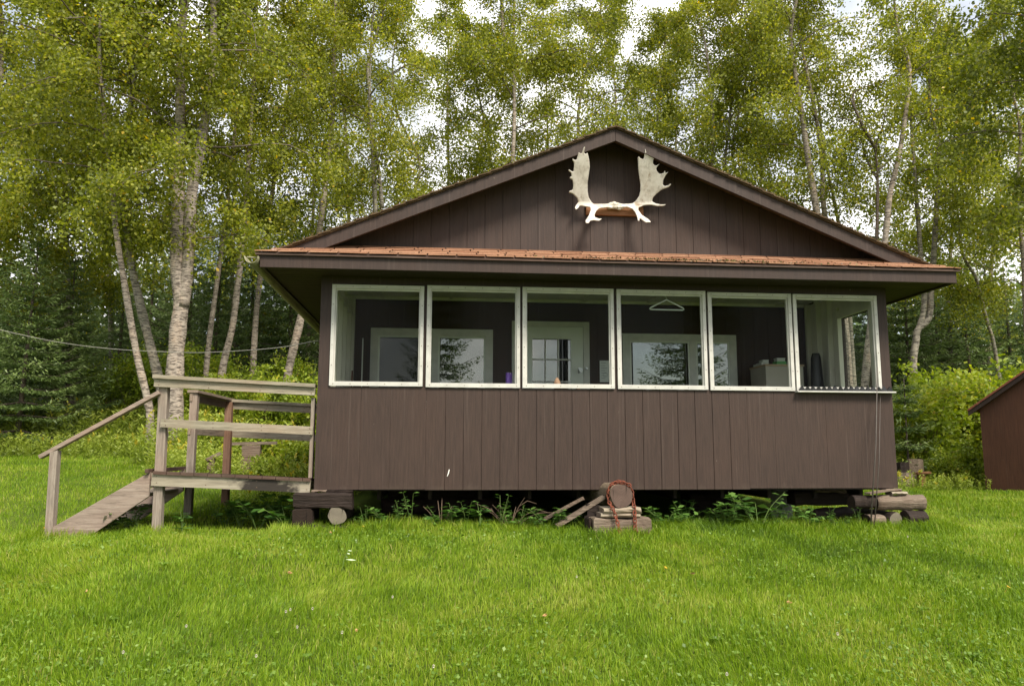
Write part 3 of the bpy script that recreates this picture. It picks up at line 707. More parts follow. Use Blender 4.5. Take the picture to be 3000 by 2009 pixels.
RA = [(1000,1050),(1110,1078),(1280,1065),(1340,1020),(1395,940),(1420,850),(1425,740),(1405,600),(1385,450),(1378,250),(1395,232),(1430,275),(1480,285),(1498,180),(1506,92),(1532,180),(1570,215),(1630,240),(1688,195),(1664,260),(1645,320),(1650,370),(1690,400),(1762,365),(1718,420),(1700,450),(1720,500),(1760,545),(1830,530),(1855,475),(1870,530),(1922,500),(1862,580),(1825,660),(1820,730),(1850,758),(1920,742),(1950,712),(1965,735),(1920,778),(1800,820),(1700,900),(1640,970),(1630,1030),(1700,1068),(1800,1083),(1882,1078),(1830,1112),(1720,1112),(1600,1090),(1480,1100),(1390,1140),(1388,1180),(1450,1270),(1560,1338),(1615,1395),(1520,1402),(1420,1335),(1405,1310),(1408,1372),(1378,1372),(1365,1300),(1330,1220),(1280,1160),(1190,1130),(1000,1140)]
def ant_y(px, py):
    up = max(0, (1050-py)/1000.); dn = max(0, (py-1110)/300.); out = max(0, (abs(px-980)-150)/800.)
    return .0-.25*up-.14*dn-.05*min(out, 1)
for out_, nm in ((LA, 'antler'), (RA, 'antler')):
    # refine outline
    pts = []
    for i in range(len(out_)):
        a, b = out_[i], out_[(i+1) % len(out_)]
        k = max(1, int(math.hypot(b[0]-a[0], b[1]-a[1])//70))
        for t in range(k): pts.append((a[0]+(b[0]-a[0])*t/k, a[1]+(b[1]-a[1])*t/k))
    p3 = [at(*zoomA(*q_), ant_y(*q_)) for q_ in pts]
    tris = tessellate_polygon([[Vector((q_[0], q_[1], 0)) for q_ in pts]])
    n_ = len(pts); bm = MB()
    thk = [.030 if abs(q_[0]-980) < 250 else .020 for q_ in pts]
    f3 = [(x, y-.5*t, z) for (x, y, z), t in zip(p3, thk)]; b3 = [(x, y+.5*t, z) for (x, y, z), t in zip(p3, thk)]
    F = [tuple(t) for t in tris]+[tuple(n_+i for i in t)[::-1] for t in tris]+[(i, (i+1) % n_, n_+(i+1) % n_, n_+i) for i in range(n_)]
    bm.add(f3+b3, F)
    o = bm.build(nm, M['antler'], an)
    b_ = bmesh.new(); b_.from_mesh(o.data); bmesh.ops.recalc_face_normals(b_, faces=b_.faces); b_.to_mesh(o.data); b_.free()
    r_ = o.modifiers.new("remesh", 'REMESH'); r_.mode = 'VOXEL'; r_.voxel_size = .005; r_.use_smooth_shade = True
    s_ = o.modifiers.new("smooth", 'SMOOTH'); s_.iterations = 5; s_.factor = .5
mb = MB()
for (px, py, r) in ((865, 1110, .028), (910, 1085, .03), (960, 1075, .032), (1010, 1090, .03), (1070, 1110, .03), (940, 1125, .026), (1045, 1150, .024), (990, 1125, .028), (880, 1140, .02), (1095, 1130, .022)):
    c = at(*zoomA(px, py), .0)
    V = []; F = []
    for a in range(7):
        for b in range(10):
            th_ = math.pi*a/6; ph = 2*math.pi*b/10; V.append(c+r*np.array([math.sin(th_)*math.cos(ph)*1.15, math.sin(th_)*math.sin(ph)*.9, math.cos(th_)]))
    for a in range(6):
        for b in range(10): F.append((a*10+b, a*10+(b+1) % 10, (a+1)*10+(b+1) % 10, (a+1)*10+b))
    mb.add(V, F)
o = mb.build('skull_plate', M['tip'], an, smooth=True)
r_ = o.modifiers.new("remesh", 'REMESH'); r_.mode = 'VOXEL'; r_.voxel_size = .006; r_.use_smooth_shade = True

# ------------------------------------------------------------------ deck with stairs
deck = thing('entry_deck', (-.85, 1.2, -.4), 'weathered grey wooden deck with railings and steps at the left side of the cabin', 'deck')
TL = .048; TB = .044
def dz(x): return -TL*(x+1.65)
def dbeam(p, q, w_, h_, name, mat, mi=None):
    mb = MB(); mb.beam((p[0], p[1], p[2]+dz(p[0])), (q[0], q[1], q[2]+dz(q[0])), w_, h_)
    if name != 'rail_cap':
        for f in (.03, .34, .66, .975):
            for zz in (-.26, .24):
                x_ = p[0]+(q[0]-p[0])*f+random.uniform(-.008, .008); z_ = p[2]+dz(x_)+zz*h_; mb.box((x_-.005, p[1]-w_/2-.0015, z_-.005), (x_+.005, p[1]-w_/2+.001, z_+.005), 1)
    return mb.build(name, [mat, M['stem']], deck)
Y0, Y1, XL, XR = .05, 2.42, -1.64, -.035
# decking boards (lying across, along x ends seen from front -> boards run along y)
mb = MB(); x = XL; k = 0
while x < XR-.02:
    x2 = min(x+.138, XR-.005); z = .178+dz((x+x2)/2)+random.uniform(-.003, .003)
    mb.obox(((x+x2)/2, (Y0+Y1)/2-.01, z-.017-TB*(Y1-Y0)/2), ((1, 0, -TL), (0, 1, -TB), (TL, TB, 1)), ((x2-x)/2-.003, (Y1-Y0)/2+.03, .017)); x = x2
mb.build('decking', M['wood_dk'], deck)
dbeam((XL-.012, Y0-.0, .092), (XR-.01, Y0-.0, .092), .038, .132, 'rim_joist', M['stained'])
dbeam((XL, Y1, .072-TB*2.3), (XR, Y1, .072-TB*2.3), .038, .10, 'rim_joist', M['wood_x'])
mb = MB(); mb.beam((XL-.03, Y0+.021, .082), (XL-.03, Y1, .082-TB*2.3), .038, .15); mb.build('rim_joist', M['wood_y'], deck)
def post(x0, x1, y0, y1, z0, z1, leanx=0):
    mb = MB(); V = [(x0, y0, z0), (x1, y0, z0), (x1, y1, z0), (x0, y1, z0), (x0+leanx, y0, z1), (x1+leanx, y0, z1), (x1+leanx, y1, z1), (x0+leanx, y1, z1)]
    mb.add(V, [(0, 3, 2, 1), (4, 5, 6, 7), (0, 1, 5, 4), (1, 2, 6, 5), (2, 3, 7, 6), (3, 0, 4, 7)]); return mb.build('post', M['wood_z'], deck, bevel=.004)
post(-1.635, -1.545, Y0+.021, Y0+.11, -.60, 1.055, -.02)
post(-1.675, -1.59, 1.16, 1.25, -.55, 1.055, .0)
post(-1.56, -1.47, Y1-.115, Y1-.025, -.55, 1.02, -.02).data.materials[0] = M['wood_red']
post(-.075, -.036, Y0+.021, Y0+.11, .10, .945)
post(-.075, -.036, Y1-.11, Y1-.025, .10, .945)
# top rails: flat cap + board below
dbeam((-1.70, Y0+.02, 1.150), (-.030, Y0+.02, 1.150), .14, .036, 'rail_cap', M['wood_x'])
dbeam((-1.69, Y0-.002, 1.088), (-.032, Y0-.002, 1.088), .036, .084, 'rail', M['wood_x'])
dbeam((-1.60, Y0-.002, .672), (-.040, Y0-.002, .672), .036, .086, 'rail', M['wood_x'])
dbeam((-1.57, Y1, 1.050), (-.040, Y1, 1.050), .14, .036, 'rail_cap', M['wood_x'])
dbeam((-1.56, Y1-.01, .985), (-.040, Y1-.01, .985), .036, .09, 'rail', M['wood_x'])
dbeam((-1.56, Y1-.01, .605), (-.040, Y1-.01, .605), .036, .086, 'rail', M['wood_x'])
mb = MB(); mb.beam((-1.64, 1.14, 1.078), (-1.56, Y1+.05, 1.056), .13, .034); mb.build('rail_cap', M['wood_y'], deck, bevel=.003)
mb = MB(); mb.beam((-1.66, 1.15, 1.005), (-1.575, Y1-.01, .985), .034, .09); mb.build('rail', M['wood_y'], deck, bevel=.003)
mb = MB(); mb.beam((-1.66, 1.15, .612), (-1.575, Y1-.01, .605), .034, .09); mb.build('rail', M['wood_y'], deck, bevel=.003)
# stairs
for ys, ym in ((Y0-.0, 0), (1.12, 1)):
    mb = MB(); t = .04
    O_ = [(-1.672, .165), (-1.672, -.085), (-2.335, -.56), (-2.60, -.56), (-2.585, -.385)]
    V = [(x, ys-t/2, z) for x, z in O_]+[(x, ys+t/2, z) for x, z in O_]; n_ = len(O_)
    mb.add(V, [tuple(range(n_)), tuple(range(2*n_-1, n_-1, -1))]+[(i, n_+i, n_+(i+1) % n_, (i+1) % n_) for i in range(n_)])
    mb.build('stringer', M['wood_st'], deck, bevel=.004)
for (x0, z) in ((-1.86, -.075), (-2.14, -.245), (-2.42, -.41)):
    mb = MB(); mb.box((x0-.13, Y0+.021, z-.02), (x0+.13, 1.10, z+.018)); mb.build('tread', M['wood_y'], deck, bevel=.004)
mb = MB(); mb.box((-1.71, Y0-.06, .155), (-1.673, 1.2, .195)); mb.build('nosing', M['wood_dk'], deck)
mb = MB(); V = [(-2.655, Y0-.03, -.62), (-2.58, Y0-.03, -.62), (-2.58, Y0+.06, -.62), (-2.655, Y0+.06, -.62), (-2.672, Y0-.03, .36), (-2.597, Y0-.03, .385), (-2.597, Y0+.06, .385), (-2.672, Y0+.06, .36)]
mb.add(V, [(0, 3, 2, 1), (4, 5, 6, 7), (0, 1, 5, 4), (1, 2, 6, 5), (2, 3, 7, 6), (3, 0, 4, 7)]); mb.build('post', M['wood_z'], deck, bevel=.004)
mb = MB(); mb.beam((-2.775, Y0+.012, .315), (-1.635, Y0+.012, .988), .085, .040); mb.build('handrail', M['wood_st'], deck, bevel=.004)

# ------------------------------------------------------------------ logs and blocks under the cabin
def rough(mb, amt, seed):
    r = np.random.default_rng(seed); mb.v = [tuple(np.array(p)+r.normal(size=3)*amt) for p in mb.v]
def log(p, q, r, mats, lab, group=None, cat='log', nseg=28, seed=0, name='log', flat=None):
    p = np.array(p, float); q = np.array(q, float); k = 14
    path = [p+(q-p)*i/(k-1) for i in range(k)]; rr = np.random.default_rng(seed)
    mb = MB(); mb.tube(path, [r*(1+.03*rr.normal()+.05*math.sin(i*1.1+seed)) for i in range(k)], nseg, True, 0, 1, .11, seed)
    if flat is not None: mb.v = [(x, y, min(z, flat)) for x, y, z in mb.v]
    c = (p+q)/2
    o = mb.build(name, mats, shift=tuple(p), smooth=False)
    for pl in o.data.polygons: pl.use_smooth = len(pl.vertices) == 4
    return props(o, lab, cat, group)
def timber(a, b, mats, lab, group=None, cat='timber', seed=0, name='timber', rz=0, amt=.006):
    mb = MB(); n1 = 6
    a = np.array(a); b = np.array(b); ax = int(np.argmax(b-a))
    # segmented box along its long axis so that its edges are uneven
    lo, hi = a.copy(), b.copy()
    o1, o2 = [i for i in range(3) if i != ax]
    ring = [(0, 0), (1, 0), (1, 1), (0, 1)]; V = []; F = []; ch = .018
    prof = []
    w1, w2 = b[o1]-a[o1], b[o2]-a[o2]
    for (u, v) in ((ch, 0), (w1-ch, 0), (w1, ch), (w1, w2-ch), (w1-ch, w2), (ch, w2), (0, w2-ch), (0, ch)): prof.append((u, v))
    rr = np.random.default_rng(seed)
    for i in range(n1):
        for (u, v) in prof:
            P = [0, 0, 0]; P[ax] = a[ax]+(b[ax]-a[ax])*i/(n1-1); P[o1] = a[o1]+u; P[o2] = a[o2]+v
            V.append(np.array(P)+rr.normal(size=3)*amt)
    for i in range(n1-1):
        for k in range(8): F.append((i*8+k, i*8+(k+1) % 8, (i+1)*8+(k+1) % 8, (i+1)*8+k))
    mb.add(V, F); mb.add([V[k] for k in range(8)], [tuple(range(8))[::-1]], 1); mb.add([V[(n1-1)*8+k] for k in range(8)], [tuple(range(8))], 1)
    if rz:
        c = (a+b)/2; cr, sr = math.cos(rz), math.sin(rz)
        mb.v = [(c[0]+(x-c[0])*cr-(y-c[1])*sr, c[1]+(x-c[0])*sr+(y-c[1])*cr, z) for x, y, z in mb.v]
    o = mb.build(name, mats, shift=tuple((a+b)/2*np.array([1, 1, 0])+np.array([0, 0, a[2]])))
    b_ = bmesh.new(); b_.from_mesh(o.data); bmesh.ops.recalc_face_normals(b_, faces=b_.faces); b_.to_mesh(o.data); b_.free()
    return props(o, lab, cat, group)
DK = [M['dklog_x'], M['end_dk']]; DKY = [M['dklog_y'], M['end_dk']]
# left crib
G = 'log blocks under the cabin'
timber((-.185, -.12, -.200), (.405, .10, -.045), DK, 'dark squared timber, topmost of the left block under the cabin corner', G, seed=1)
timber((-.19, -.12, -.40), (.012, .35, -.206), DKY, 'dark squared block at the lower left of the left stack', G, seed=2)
log((.262, -.115, -.275), (.262, .75, -.275), .085, [M['dklog_y'], M['end_lt']], 'round log with a pale cut end in the left stack', G, seed=3)
timber((-.10, -.13, -.45), (.40, .12, -.375), DK, 'thin dark plank under the pale round log end', G, cat='plank', seed=4, name='plank')
timber((-.02, -.02, -.043), (.13, .09, -.018), [M['log_x'], M['end_dk']], 'small wooden shim wedged on the left stack', G, cat='shim', seed=5, name='shim', amt=.003)
timber((.135, -.05, -.043), (.40, .09, -.024), DK, 'thin reddish shim between the wall and the left stack', G, cat='shim', seed=6, name='shim', amt=.003)
# dark logs deeper under the house
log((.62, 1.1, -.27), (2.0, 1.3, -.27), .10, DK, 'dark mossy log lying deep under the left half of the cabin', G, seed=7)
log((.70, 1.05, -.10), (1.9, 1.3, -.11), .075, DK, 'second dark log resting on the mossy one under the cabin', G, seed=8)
# centre stack
CY = -.56
log((3.135, CY, -.052), (3.135, 1.6, -.115), .117, [M['log_y'], M['end_br']], 'thick beam log with a flat brown end wrapped in a red chain', G, seed=9, flat=.052, nseg=22)
timber((2.955, CY-.02, -.225), (3.335, CY+.26, -.172), [M['wood_x'], M['log_x']], 'upper grey board under the chained log', G, cat='board', seed=10, name='board', amt=.004)
timber((2.925, CY-.01, -.272), (3.325, CY+.26, -.227), [M['wood_x'], M['log_x']], 'lower grey board under the chained log', G, cat='board', seed=11, name='board', amt=.004)
timber((2.845, CY-.04, -.47), (3.425, CY+.30, -.276), [M['log_x'], M['log_y']], 'big weathered squared log at the bottom of the centre stack', G, seed=12, amt=.012)
timber((2.795, CY+.02, -.47), (2.842, CY+.25, -.27), [M['dklog_x'], M['end_dk']], 'reddish dark block end left of the centre stack', G, seed=13)
# right crib
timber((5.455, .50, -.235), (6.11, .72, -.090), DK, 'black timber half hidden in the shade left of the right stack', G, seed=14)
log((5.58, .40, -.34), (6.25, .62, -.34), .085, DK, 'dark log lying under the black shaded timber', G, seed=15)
timber((5.67, .42, -.088), (6.05, .66, -.055), [M['log_x'], M['end_dk']], 'grey board on the black shaded timber', G, cat='board', seed=16, name='board')
log((5.85, -.02, -.165), (6.14, .0, -.165), .078, [M['dklog_x'], M['end_dk']], 'short dark log at the left of the right stack', G, seed=17)
log((6.13, -.02, -.170), (6.665, -.06, -.165), .080, [M['log_x'], M['end_dk']], 'long grey split log on top of the right stack', G, seed=18)
log((6.275, -.16, -.335), (6.275, .55, -.335), .068, [M['dklog_y'], M['end_lt']], 'round log with a cracked pale end at the bottom of the right stack', G, seed=19)
log((6.40, -.12, -.335), (6.66, -.06, -.335), .078, [M['dklog_x'], M['end_dk']], 'dark bark log at the bottom right of the right stack', G, seed=20)
log((5.98, -.08, -.36), (6.18, -.06, -.36), .07, [M['log_x'], M['end_dk']], 'weathered log behind the grass at the foot of the leaning rods', G, seed=21)
mb = MB(); mb.beam((6.02, -.06, -.07), (6.33, -.02, -.028), .10, .018); props(mb.build('shim', M['log_x'], shift=(6.17, -.04, -.06), bevel=.002), 'slanting thin board on the right stack', 'shim', G)
timber((6.295, -.10, -.083), (6.47, .05, -.050), [M['wood_x'], M['log_x']], 'small pale block on the grey split log', G, cat='shim', seed=22, name='shim', amt=.003)
timber((6.25, -.06, -.047), (6.43, .09, -.020), [M['log_x'], M['log_x']], 'small grey shim touching the cabin above the right stack', G, cat='shim', seed=23, name='shim', amt=.003)
mb = MB(); mb.tube([(5.62, 1.25, -.50), (5.62, 1.25, -.021)], .13, 24); props(mb.build('concrete_pier', M['concrete'], shift=(5.62, 1.25, -.5), smooth=False), 'round grey concrete pier under the right half of the cabin', 'pier')
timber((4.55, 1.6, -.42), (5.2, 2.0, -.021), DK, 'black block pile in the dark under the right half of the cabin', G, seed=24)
timber((2.2, 5.6, -.45), (4.6, 5.9, -.021), DK, 'dark skirt timber added along the back to keep the gap under the cabin dark', G, seed=25)  # added skirt, blocks the view and daylight through the back of the gap
timber((.1, 5.6, -.45), (2.19, 5.9, -.021), DK, 'dark skirt timber added along the back left to keep the gap under the cabin dark', G, seed=26)  # left half of the added skirt that keeps the gap dark
# leaning planks
for (a, b, lab) in (((2.37, .02, -.36), (2.815, -.16, -.105), 'greenish brown plank leaning in the gap left of the chained log'), ((2.52, -.20, -.38), (3.03, -.22, -.085), 'pale grey plank propped up right beside the chained log')):
    mb = MB(); mb.beam(a, b, .14, .035); rough(mb, .004, 3); props(mb.build('plank', M['log_x'], shift=a), lab, 'plank', 'planks leaning under the cabin')
mb = MB(); mb.box((2.85, -.28, -.43), (2.99, -.10, -.155)); rough(mb, .01, 5); props(mb.build('timber', M['dklog_x'], shift=(2.92, -.2, -.43)), 'dark upright block under the end of the pale plank', 'block', G)
# chain
def chain_links(path, size, wire):
    """links along a polyline"""
    mb = MB(); path = [np.array(p, float) for p in path]
    seg = [np.linalg.norm(path[i+1]-path[i]) for i in range(len(path)-1)]; tot = sum(seg); n_ = int(tot/(size*1.25))
    for k in range(n_):
        s_ = (k+.5)/n_*tot; i = 0
        while s_ > seg[i] and i < len(seg)-1: s_ -= seg[i]; i += 1
        d = (path[i+1]-path[i])/seg[i]; c = path[i]+d*s_
        u = np.cross(d, (0, 1, 0)); u = u/(np.linalg.norm(u)+1e-6) if np.linalg.norm(u) > .1 else np.array([1., 0, 0]); v = np.cross(d, u)
        a = u if k % 2 else v*.8+u*.6
        ring = []
        for t in range(10):
            th_ = 2*math.pi*t/10; ring.append(c+d*size*.85*math.cos(th_)+a*size*.5*math.sin(th_))
        ring.append(ring[0]); mb.tube(ring, wire, 5, False)
    return mb
pth = [(3.115-.02, CY-.13, -.44), (3.075, CY-.10, -.33), (3.045, CY-.06, -.20), (3.01, CY+.03, -.11), (3.012, CY+.05, -.03), (3.04, CY+.06, .035), (3.09, CY+.06, .072), (3.17, CY+.06, .075), (3.23, CY+.06, .05), (3.258, CY+.05, -.02), (3.264, CY+.04, -.10), (3.262, CY-.02, -.17), (3.255, CY-.06, -.28), (3.25, CY-.09, -.38), (3.28, CY-.10, -.44), (3.33, CY-.12, -.43), (3.36, CY-.13, -.41)]
mb = chain_links(pth, .030, .0068)
mb2 = chain_links([(3.02, CY+.09, -.08), (3.025, CY+.10, .0), (3.06, CY+.10, .05), (3.12, CY+.10, .082), (3.19, CY+.09, .080)], .030, .0068)
b0 = len(mb.v); mb.v += mb2.v; mb.f += [tuple(b0+i for i in f) for f in mb2.f]; mb.mi += mb2.mi; mb.t += mb2.t
props(mb.build('chain', M['chain'], shift=(3.13, CY, -.05), smooth=True), 'rusty red chain looped over the beam end at the centre of the cabin front', 'chain')

# ------------------------------------------------------------------ shed, woodpile, cable
shed = thing('shed', (12.3, 4.6, -.35), 'small red brown shed with a red roof at the right edge', 'shed')
A = np.array((11.16, 5.0)); dv = np.array((.55, -.835)); dv /= np.linalg.norm(dv); nv = np.array((-dv[1], dv[0]))   # nv points right/back
WL, DP, H0, H1 = 2.3, 2.6, 1.20, 1.98
def sp(u, v, z): q_ = A+dv*u+nv*v; return (q_[0], q_[1], z)
prof = [(0, -.42), (WL, -.62), (WL, H0), (WL/2, H1), (0, H0)]
V = [sp(u, 0, z) for u, z in prof]+[sp(u, DP, z) for u, z in prof]
mb = MB(); mb.add(V, [(0, 1, 2, 3, 4)[::-1], (5, 6, 7, 8, 9), (0, 1, 6, 5), (1, 2, 7, 6), (4, 0, 5, 9)]); mb.build('wall', M['shed'], shed)
mb = MB()
ov = .16
for (u0, z0, u1, z1) in ((-ov, H0-ov*(H1-H0)/(WL/2)+.02, WL/2, H1+.02), (WL/2, H1+.02, WL+ov, H0-ov*(H1-H0)/(WL/2)+.02)):
    P = [sp(u0, -.12, z0), sp(u1, -.12, z1), sp(u1, DP+.12, z1), sp(u0, DP+.12, z0)]; V = P+[(x, y, z+.035) for x, y, z in P]
    mb.add(V, [(3, 2, 1, 0), (4, 5, 6, 7), (0, 1, 5, 4), (1, 2, 6, 5), (2, 3, 7, 6), (3, 0, 4, 7)], 0, .25)
mb.build('roof', plain('red_roofing', (.25, .075, .045), .8, .3, 20, .3), shed)
mb = MB()
for (u0, z0, u1, z1) in ((-ov, H0-ov*(H1-H0)/(WL/2)+.018, WL/2, H1+.018), (WL/2, H1+.018, WL+ov, H0-ov*(H1-H0)/(WL/2)+.018)):
    P = [sp(u0, -.10, z0), sp(u1, -.10, z1), sp(u1, -.10, z1-.085), sp(u0, -.10, z0-.085)]; V = P+[tuple(np.array(p)+np.array((*nv*.03, 0))) for p in P]
    mb.add(V, [(3, 2, 1, 0), (4, 5, 6, 7), (0, 1, 5, 4), (1, 2, 6, 5), (2, 3, 7, 6), (3, 0, 4, 7)])
mb.build('rake_board', M['trim'], shed)
# stump pieces right of the cabin
for (px, py, y, r, ln, lab, ms) in ((2640, 1378, 5.9, .13, .34, 'rotten brown stump right of the cabin corner', 'dklog_y'), (2678, 1368, 6.1, .14, .5, 'grey upright stump behind the rotten brown one', 'log_y'), (2645, 1410, 5.6, .13, .25, 'pale short log section at the foot of the brown stump', 'log_x')):
    c = at(px, py, y); zg = float(gz(c[0], y)); 
    r *= 1.25; mb = MB(); mb.tube([(c[0], y, zg-.1), (c[0]+.01, y, zg+ln*.4), (c[0]+.03, y+.02, c[2]+.15)], [r*1.2, r, r*.9], 14, True, 0, 1, .22, int(px))
    props(mb.build('stump', [M[ms], M['end_dk']], shift=(c[0], y, zg)), lab, 'stump', 'stumps right of the cabin')
c = at(2700, 1386, 5.8); mb = MB(); mb.beam((c[0]-.12, 5.8, c[2]), (c[0]+.14, 5.75, c[2]+.01), .16, .035); rough(mb, .006, 8)
zg = float(gz(c[0], 5.8)); mb.box((c[0]-.06, 5.74, zg-.05), (c[0]+.04, 5.86, c[2]-.018))
props(mb.build('wood_slab', M['board'], shift=(c[0], 5.8, zg)), 'orange wood slab lying on a block beside the stumps', 'wood slab')
# cable from the cabin to the trees
pa = np.array((-.012, 3.6, 2.12))
pts = list(catmull([pa]+[at(px, py, y) for px, py, y in ((925, 999, 3.0), (800, 1020, 3.8), (610, 1032, 5), (500, 1031, 5.8), (330, 1022, 6.2), (170, 1002, 6.2), (0, 966, 6.2), (-160, 925, 6.2))], 6))
mb = MB(); mb.tube(pts, .0055, 6); props(mb.build('cable', M['rope'], shift=tuple(pa), smooth=True), 'white sagging cable strung from the cabin to the trees on the left', 'cable')
# old boards lying in the weeds behind the deck
for (px, py, y, lab, k) in ((745, 1300, 5.2, 'grey weathered board lying in the weeds behind the deck', 0), (618, 1336, 4.6, 'small tan wood scrap in the weeds behind the deck', 1)):
    c = at(px, py, y); mb = MB()
    if k == 0: mb.beam((c[0]-.45, y, c[2]), (c[0]+.35, y+.15, c[2]+.02), .16, .05); mb.box((c[0]-.2, y-.02, float(gz(c[0], y))-.1), (c[0]+.1, y+.12, c[2]-.02))
    else: mb.beam((c[0]-.08, y, c[2]-.06), (c[0]+.12, y+.1, c[2]+.05), .12, .04); mb.box((c[0]-.05, y, float(gz(c[0], y))-.1), (c[0]+.05, y+.08, c[2]-.02))
    props(mb.build('old_board', M['log_x'], shift=tuple(c)), lab, 'board')

# ------------------------------------------------------------------ trees
def grow(rng, trunk, h0, top, nb, Lmax, droop, sub_n, spread=1.):
    """limbs along a trunk polyline; returns limb paths, twig points (N,3)"""
    limbs = []; pts = []
    zs = trunk[:, 2]
    for i in range(nb):
        t = (i+rng.random())/nb
        z = h0+(top-h0)*t**.9
        k = min(np.searchsorted(zs, z), len(trunk)-1); p0 = trunk[k]
        az = i*2.4+rng.uniform(-.5, .5)
        prof = (.45+.55*math.sin(math.pi*min(1, (t*.9+.12))))*(1-.45*t)
        Ln = Lmax*prof*rng.uniform(.65, 1.25)
        el = rng.uniform(.25, .85)-.15*(1-t)
        d = np.array([math.cos(az)*math.cos(el), math.sin(az)*math.cos(el), math.sin(el)])
        path = [p0]; n_ = 6; dd = d.copy()
        for s in range(n_):
            dd = dd+rng.normal(size=3)*.13; dd[2] -= droop*(s/n_)*.55; dd /= np.linalg.norm(dd)
            path.append(path[-1]+dd*Ln/n_)
        path = np.array(path); limbs.append((path, max(.008, .028*Ln/2.2)))
        for s in range(sub_n):
            f = rng.uniform(.25, 1.0); q0 = path[min(int(f*n_), n_-1)]+(path[min(int(f*n_)+1, n_)]-path[min(int(f*n_), n_-1)])*rng.random()
            d2 = dd*.5+rng.normal(size=3)*.75*spread; d2 /= np.linalg.norm(d2); L2 = Ln*rng.uniform(.18, .42)
            m_ = 10
            tt = rng.random(m_)[:, None]**.7
            q = q0+d2*L2*tt; q[:, 2] -= droop*.5*(tt[:, 0]**2)*L2
            pts.append(q)
            if s % 3 == 0: limbs.append((np.array([q0, q0+d2*L2*.5-np.array([0, 0, droop*.12*L2]), q0+d2*L2-np.array([0, 0, droop*.5*L2])]), .006))
    return limbs, np.vstack(pts)
GSEED = [100]
def birch(name, paths, base_y, radii, label, h0, top, nb=26, Lmax=2.4, nl=16000, ls=.062, mat='birch', droop=.9, group='birches behind the cabin', cat='tree', tintc=.42, leafm='leaf', bare=0., lean=None, extra=None, topnb=True):
    GSEED[0] += 1; rng = np.random.default_rng(GSEED[0])
    mb = MB(); crowns = []; base = None
    for pi, (path, rad) in enumerate(zip(paths, radii)):
        P = [at(px, py, base_y+(dy if True else 0)) for px, py, dy in [(q+(0,))[:3] for q in path]]
        if pi == 0:
            b = P[0].copy(); zg = float(gz(b[0], b[1])); 
            if P[0][2] > zg+.15:
                k = (P[1]-P[0]); b = P[0]-np.array([k[0]*.25*(P[0][2]-zg)/max(.3, abs(k[2])), 0, 0]); b[2] = zg-.12; P = [b]+P
            else: P[0][2] = zg-.12
            base = (P[0][0], P[0][1], zg)
        e = P[-1]; 
        if e[2] < top:
            d = P[-1]-P[-2]; d = d/np.linalg.norm(d)*.5+np.array([0, 0, .5]); n_ = 3
            for s in range(n_):
                P.append(P[-1]+np.array([d[0]*(top-e[2])/n_*.35+rng.normal()*.12, rng.normal()*.15, (top-e[2])/n_]))
        tr = catmull(P, 6)
        f = np.clip((tr[:, 2]-tr[0, 2])/(top-tr[0, 2]), 0, 1)
        r = rad*(1-f*.86); 
        if pi == 0: r = r*(1+.35*np.exp(-(tr[:, 2]-tr[0, 2])/.35))
        r = r*(1+.05*rng.normal(size=len(r)))
        mb.tube(list(tr), list(r), 12, True, 0, 0, .06, GSEED[0]+pi)
        hh = h0 if np.isscalar(h0) else h0[pi]
        limbs, pts = grow(rng, tr, hh, top, max(4, int(nb/len(paths))), Lmax, droop, 9)
        for lp, lr in limbs:
            mb.tube(list(lp), list(np.linspace(lr*.72, lr*.2, len(lp))), 5 if lr > .01 else 3, False, 1)
        crowns.append(pts)
    if extra:
        for path, r0, r1 in extra:
            P = catmull([at(px, py, base_y+dy) for px, py, dy in path], 4)
            mb.tube(list(P), list(np.linspace(r0, r1, len(P))), 7, False)
    root = thing(name, base, label, cat, group)
    mb.build('trunk', [M[mat], M['twig']], root, smooth=True)
    pts = np.vstack(crowns); nl = int(nl*1.42)
    if nl > 0:
        idx = rng.integers(0, len(pts), nl); c = pts[idx]+rng.normal(size=(nl, 3))*np.array([.15, .15, .14])
        tw = np.repeat(rng.random(len(pts)//10+1), 10)[:len(pts)]*.6
        tint = tintc-.25+.6*tw[idx]+.26*rng.normal(size=nl)*.8+.10*vnoise(c[:, 0]*1., c[:, 2]+c[:, 1]*.5, 1.1, 5)
        tint = np.where(rng.random(nl) < .012, .97, np.clip(tint, 0, .92))
        q = leaf_quads(c, rng.uniform(.65, 1.3, nl)*ls*1.18, rng.uniform(.7, 1.1, nl)*ls*.95, rng, .5)
        np_mesh('crown', q-np.array(base), 4, M[leafm], tint, root)
    return root

GB = 'birches behind the cabin'
birch('birch_tree', [[(440,1232),(432,1170),(398,1025),(360,803),(337,650),(329,520),(314,428)]], 7.2, [.078], 'slender pale birch leaning left, leftmost of the trunks behind the stair handrail', 4.6, 12.5, 34, 2.7, 25000)
birch('birch_tree', [[(478,1180),(463,1102),(417,918),(383,765),(367,650),(352,520)]], 7.9, [.105], 'grey birch leaning left between the slender pale birch and the big forked one', 4.8, 13, 34, 2.6, 25000, mat='birch_grey')
birch('birch_tree', [[(509,1307),(510,1194),(513,1071),(522,960),(530,880),(518,765),(523,574),(528,306),(530,120)], [(534,900),(551,765),(562,566),(589,428),(612,268),(625,120)]], 7.0, [.175,.135], 'big old birch with a forked peeling trunk behind the deck railing', (4.2, 4.4), 13.5, 44, 3.1, 34000)
birch('birch_tree', [[(604,1087),(620,941),(639,803),(666,612),(672,520)]], 10.2, [.075], 'thin birch just right of the big forked one, leaning right', 5.5, 12.5, 22, 1.9, 12000)
birch('birch_tree', [[(650,1094),(681,956),(696,834),(715,666),(731,428)]], 9.8, [.10], 'straight white birch between the forked birch and the cabin eave, leaning right', 5.2, 13.5, 24, 2.1, 13000)
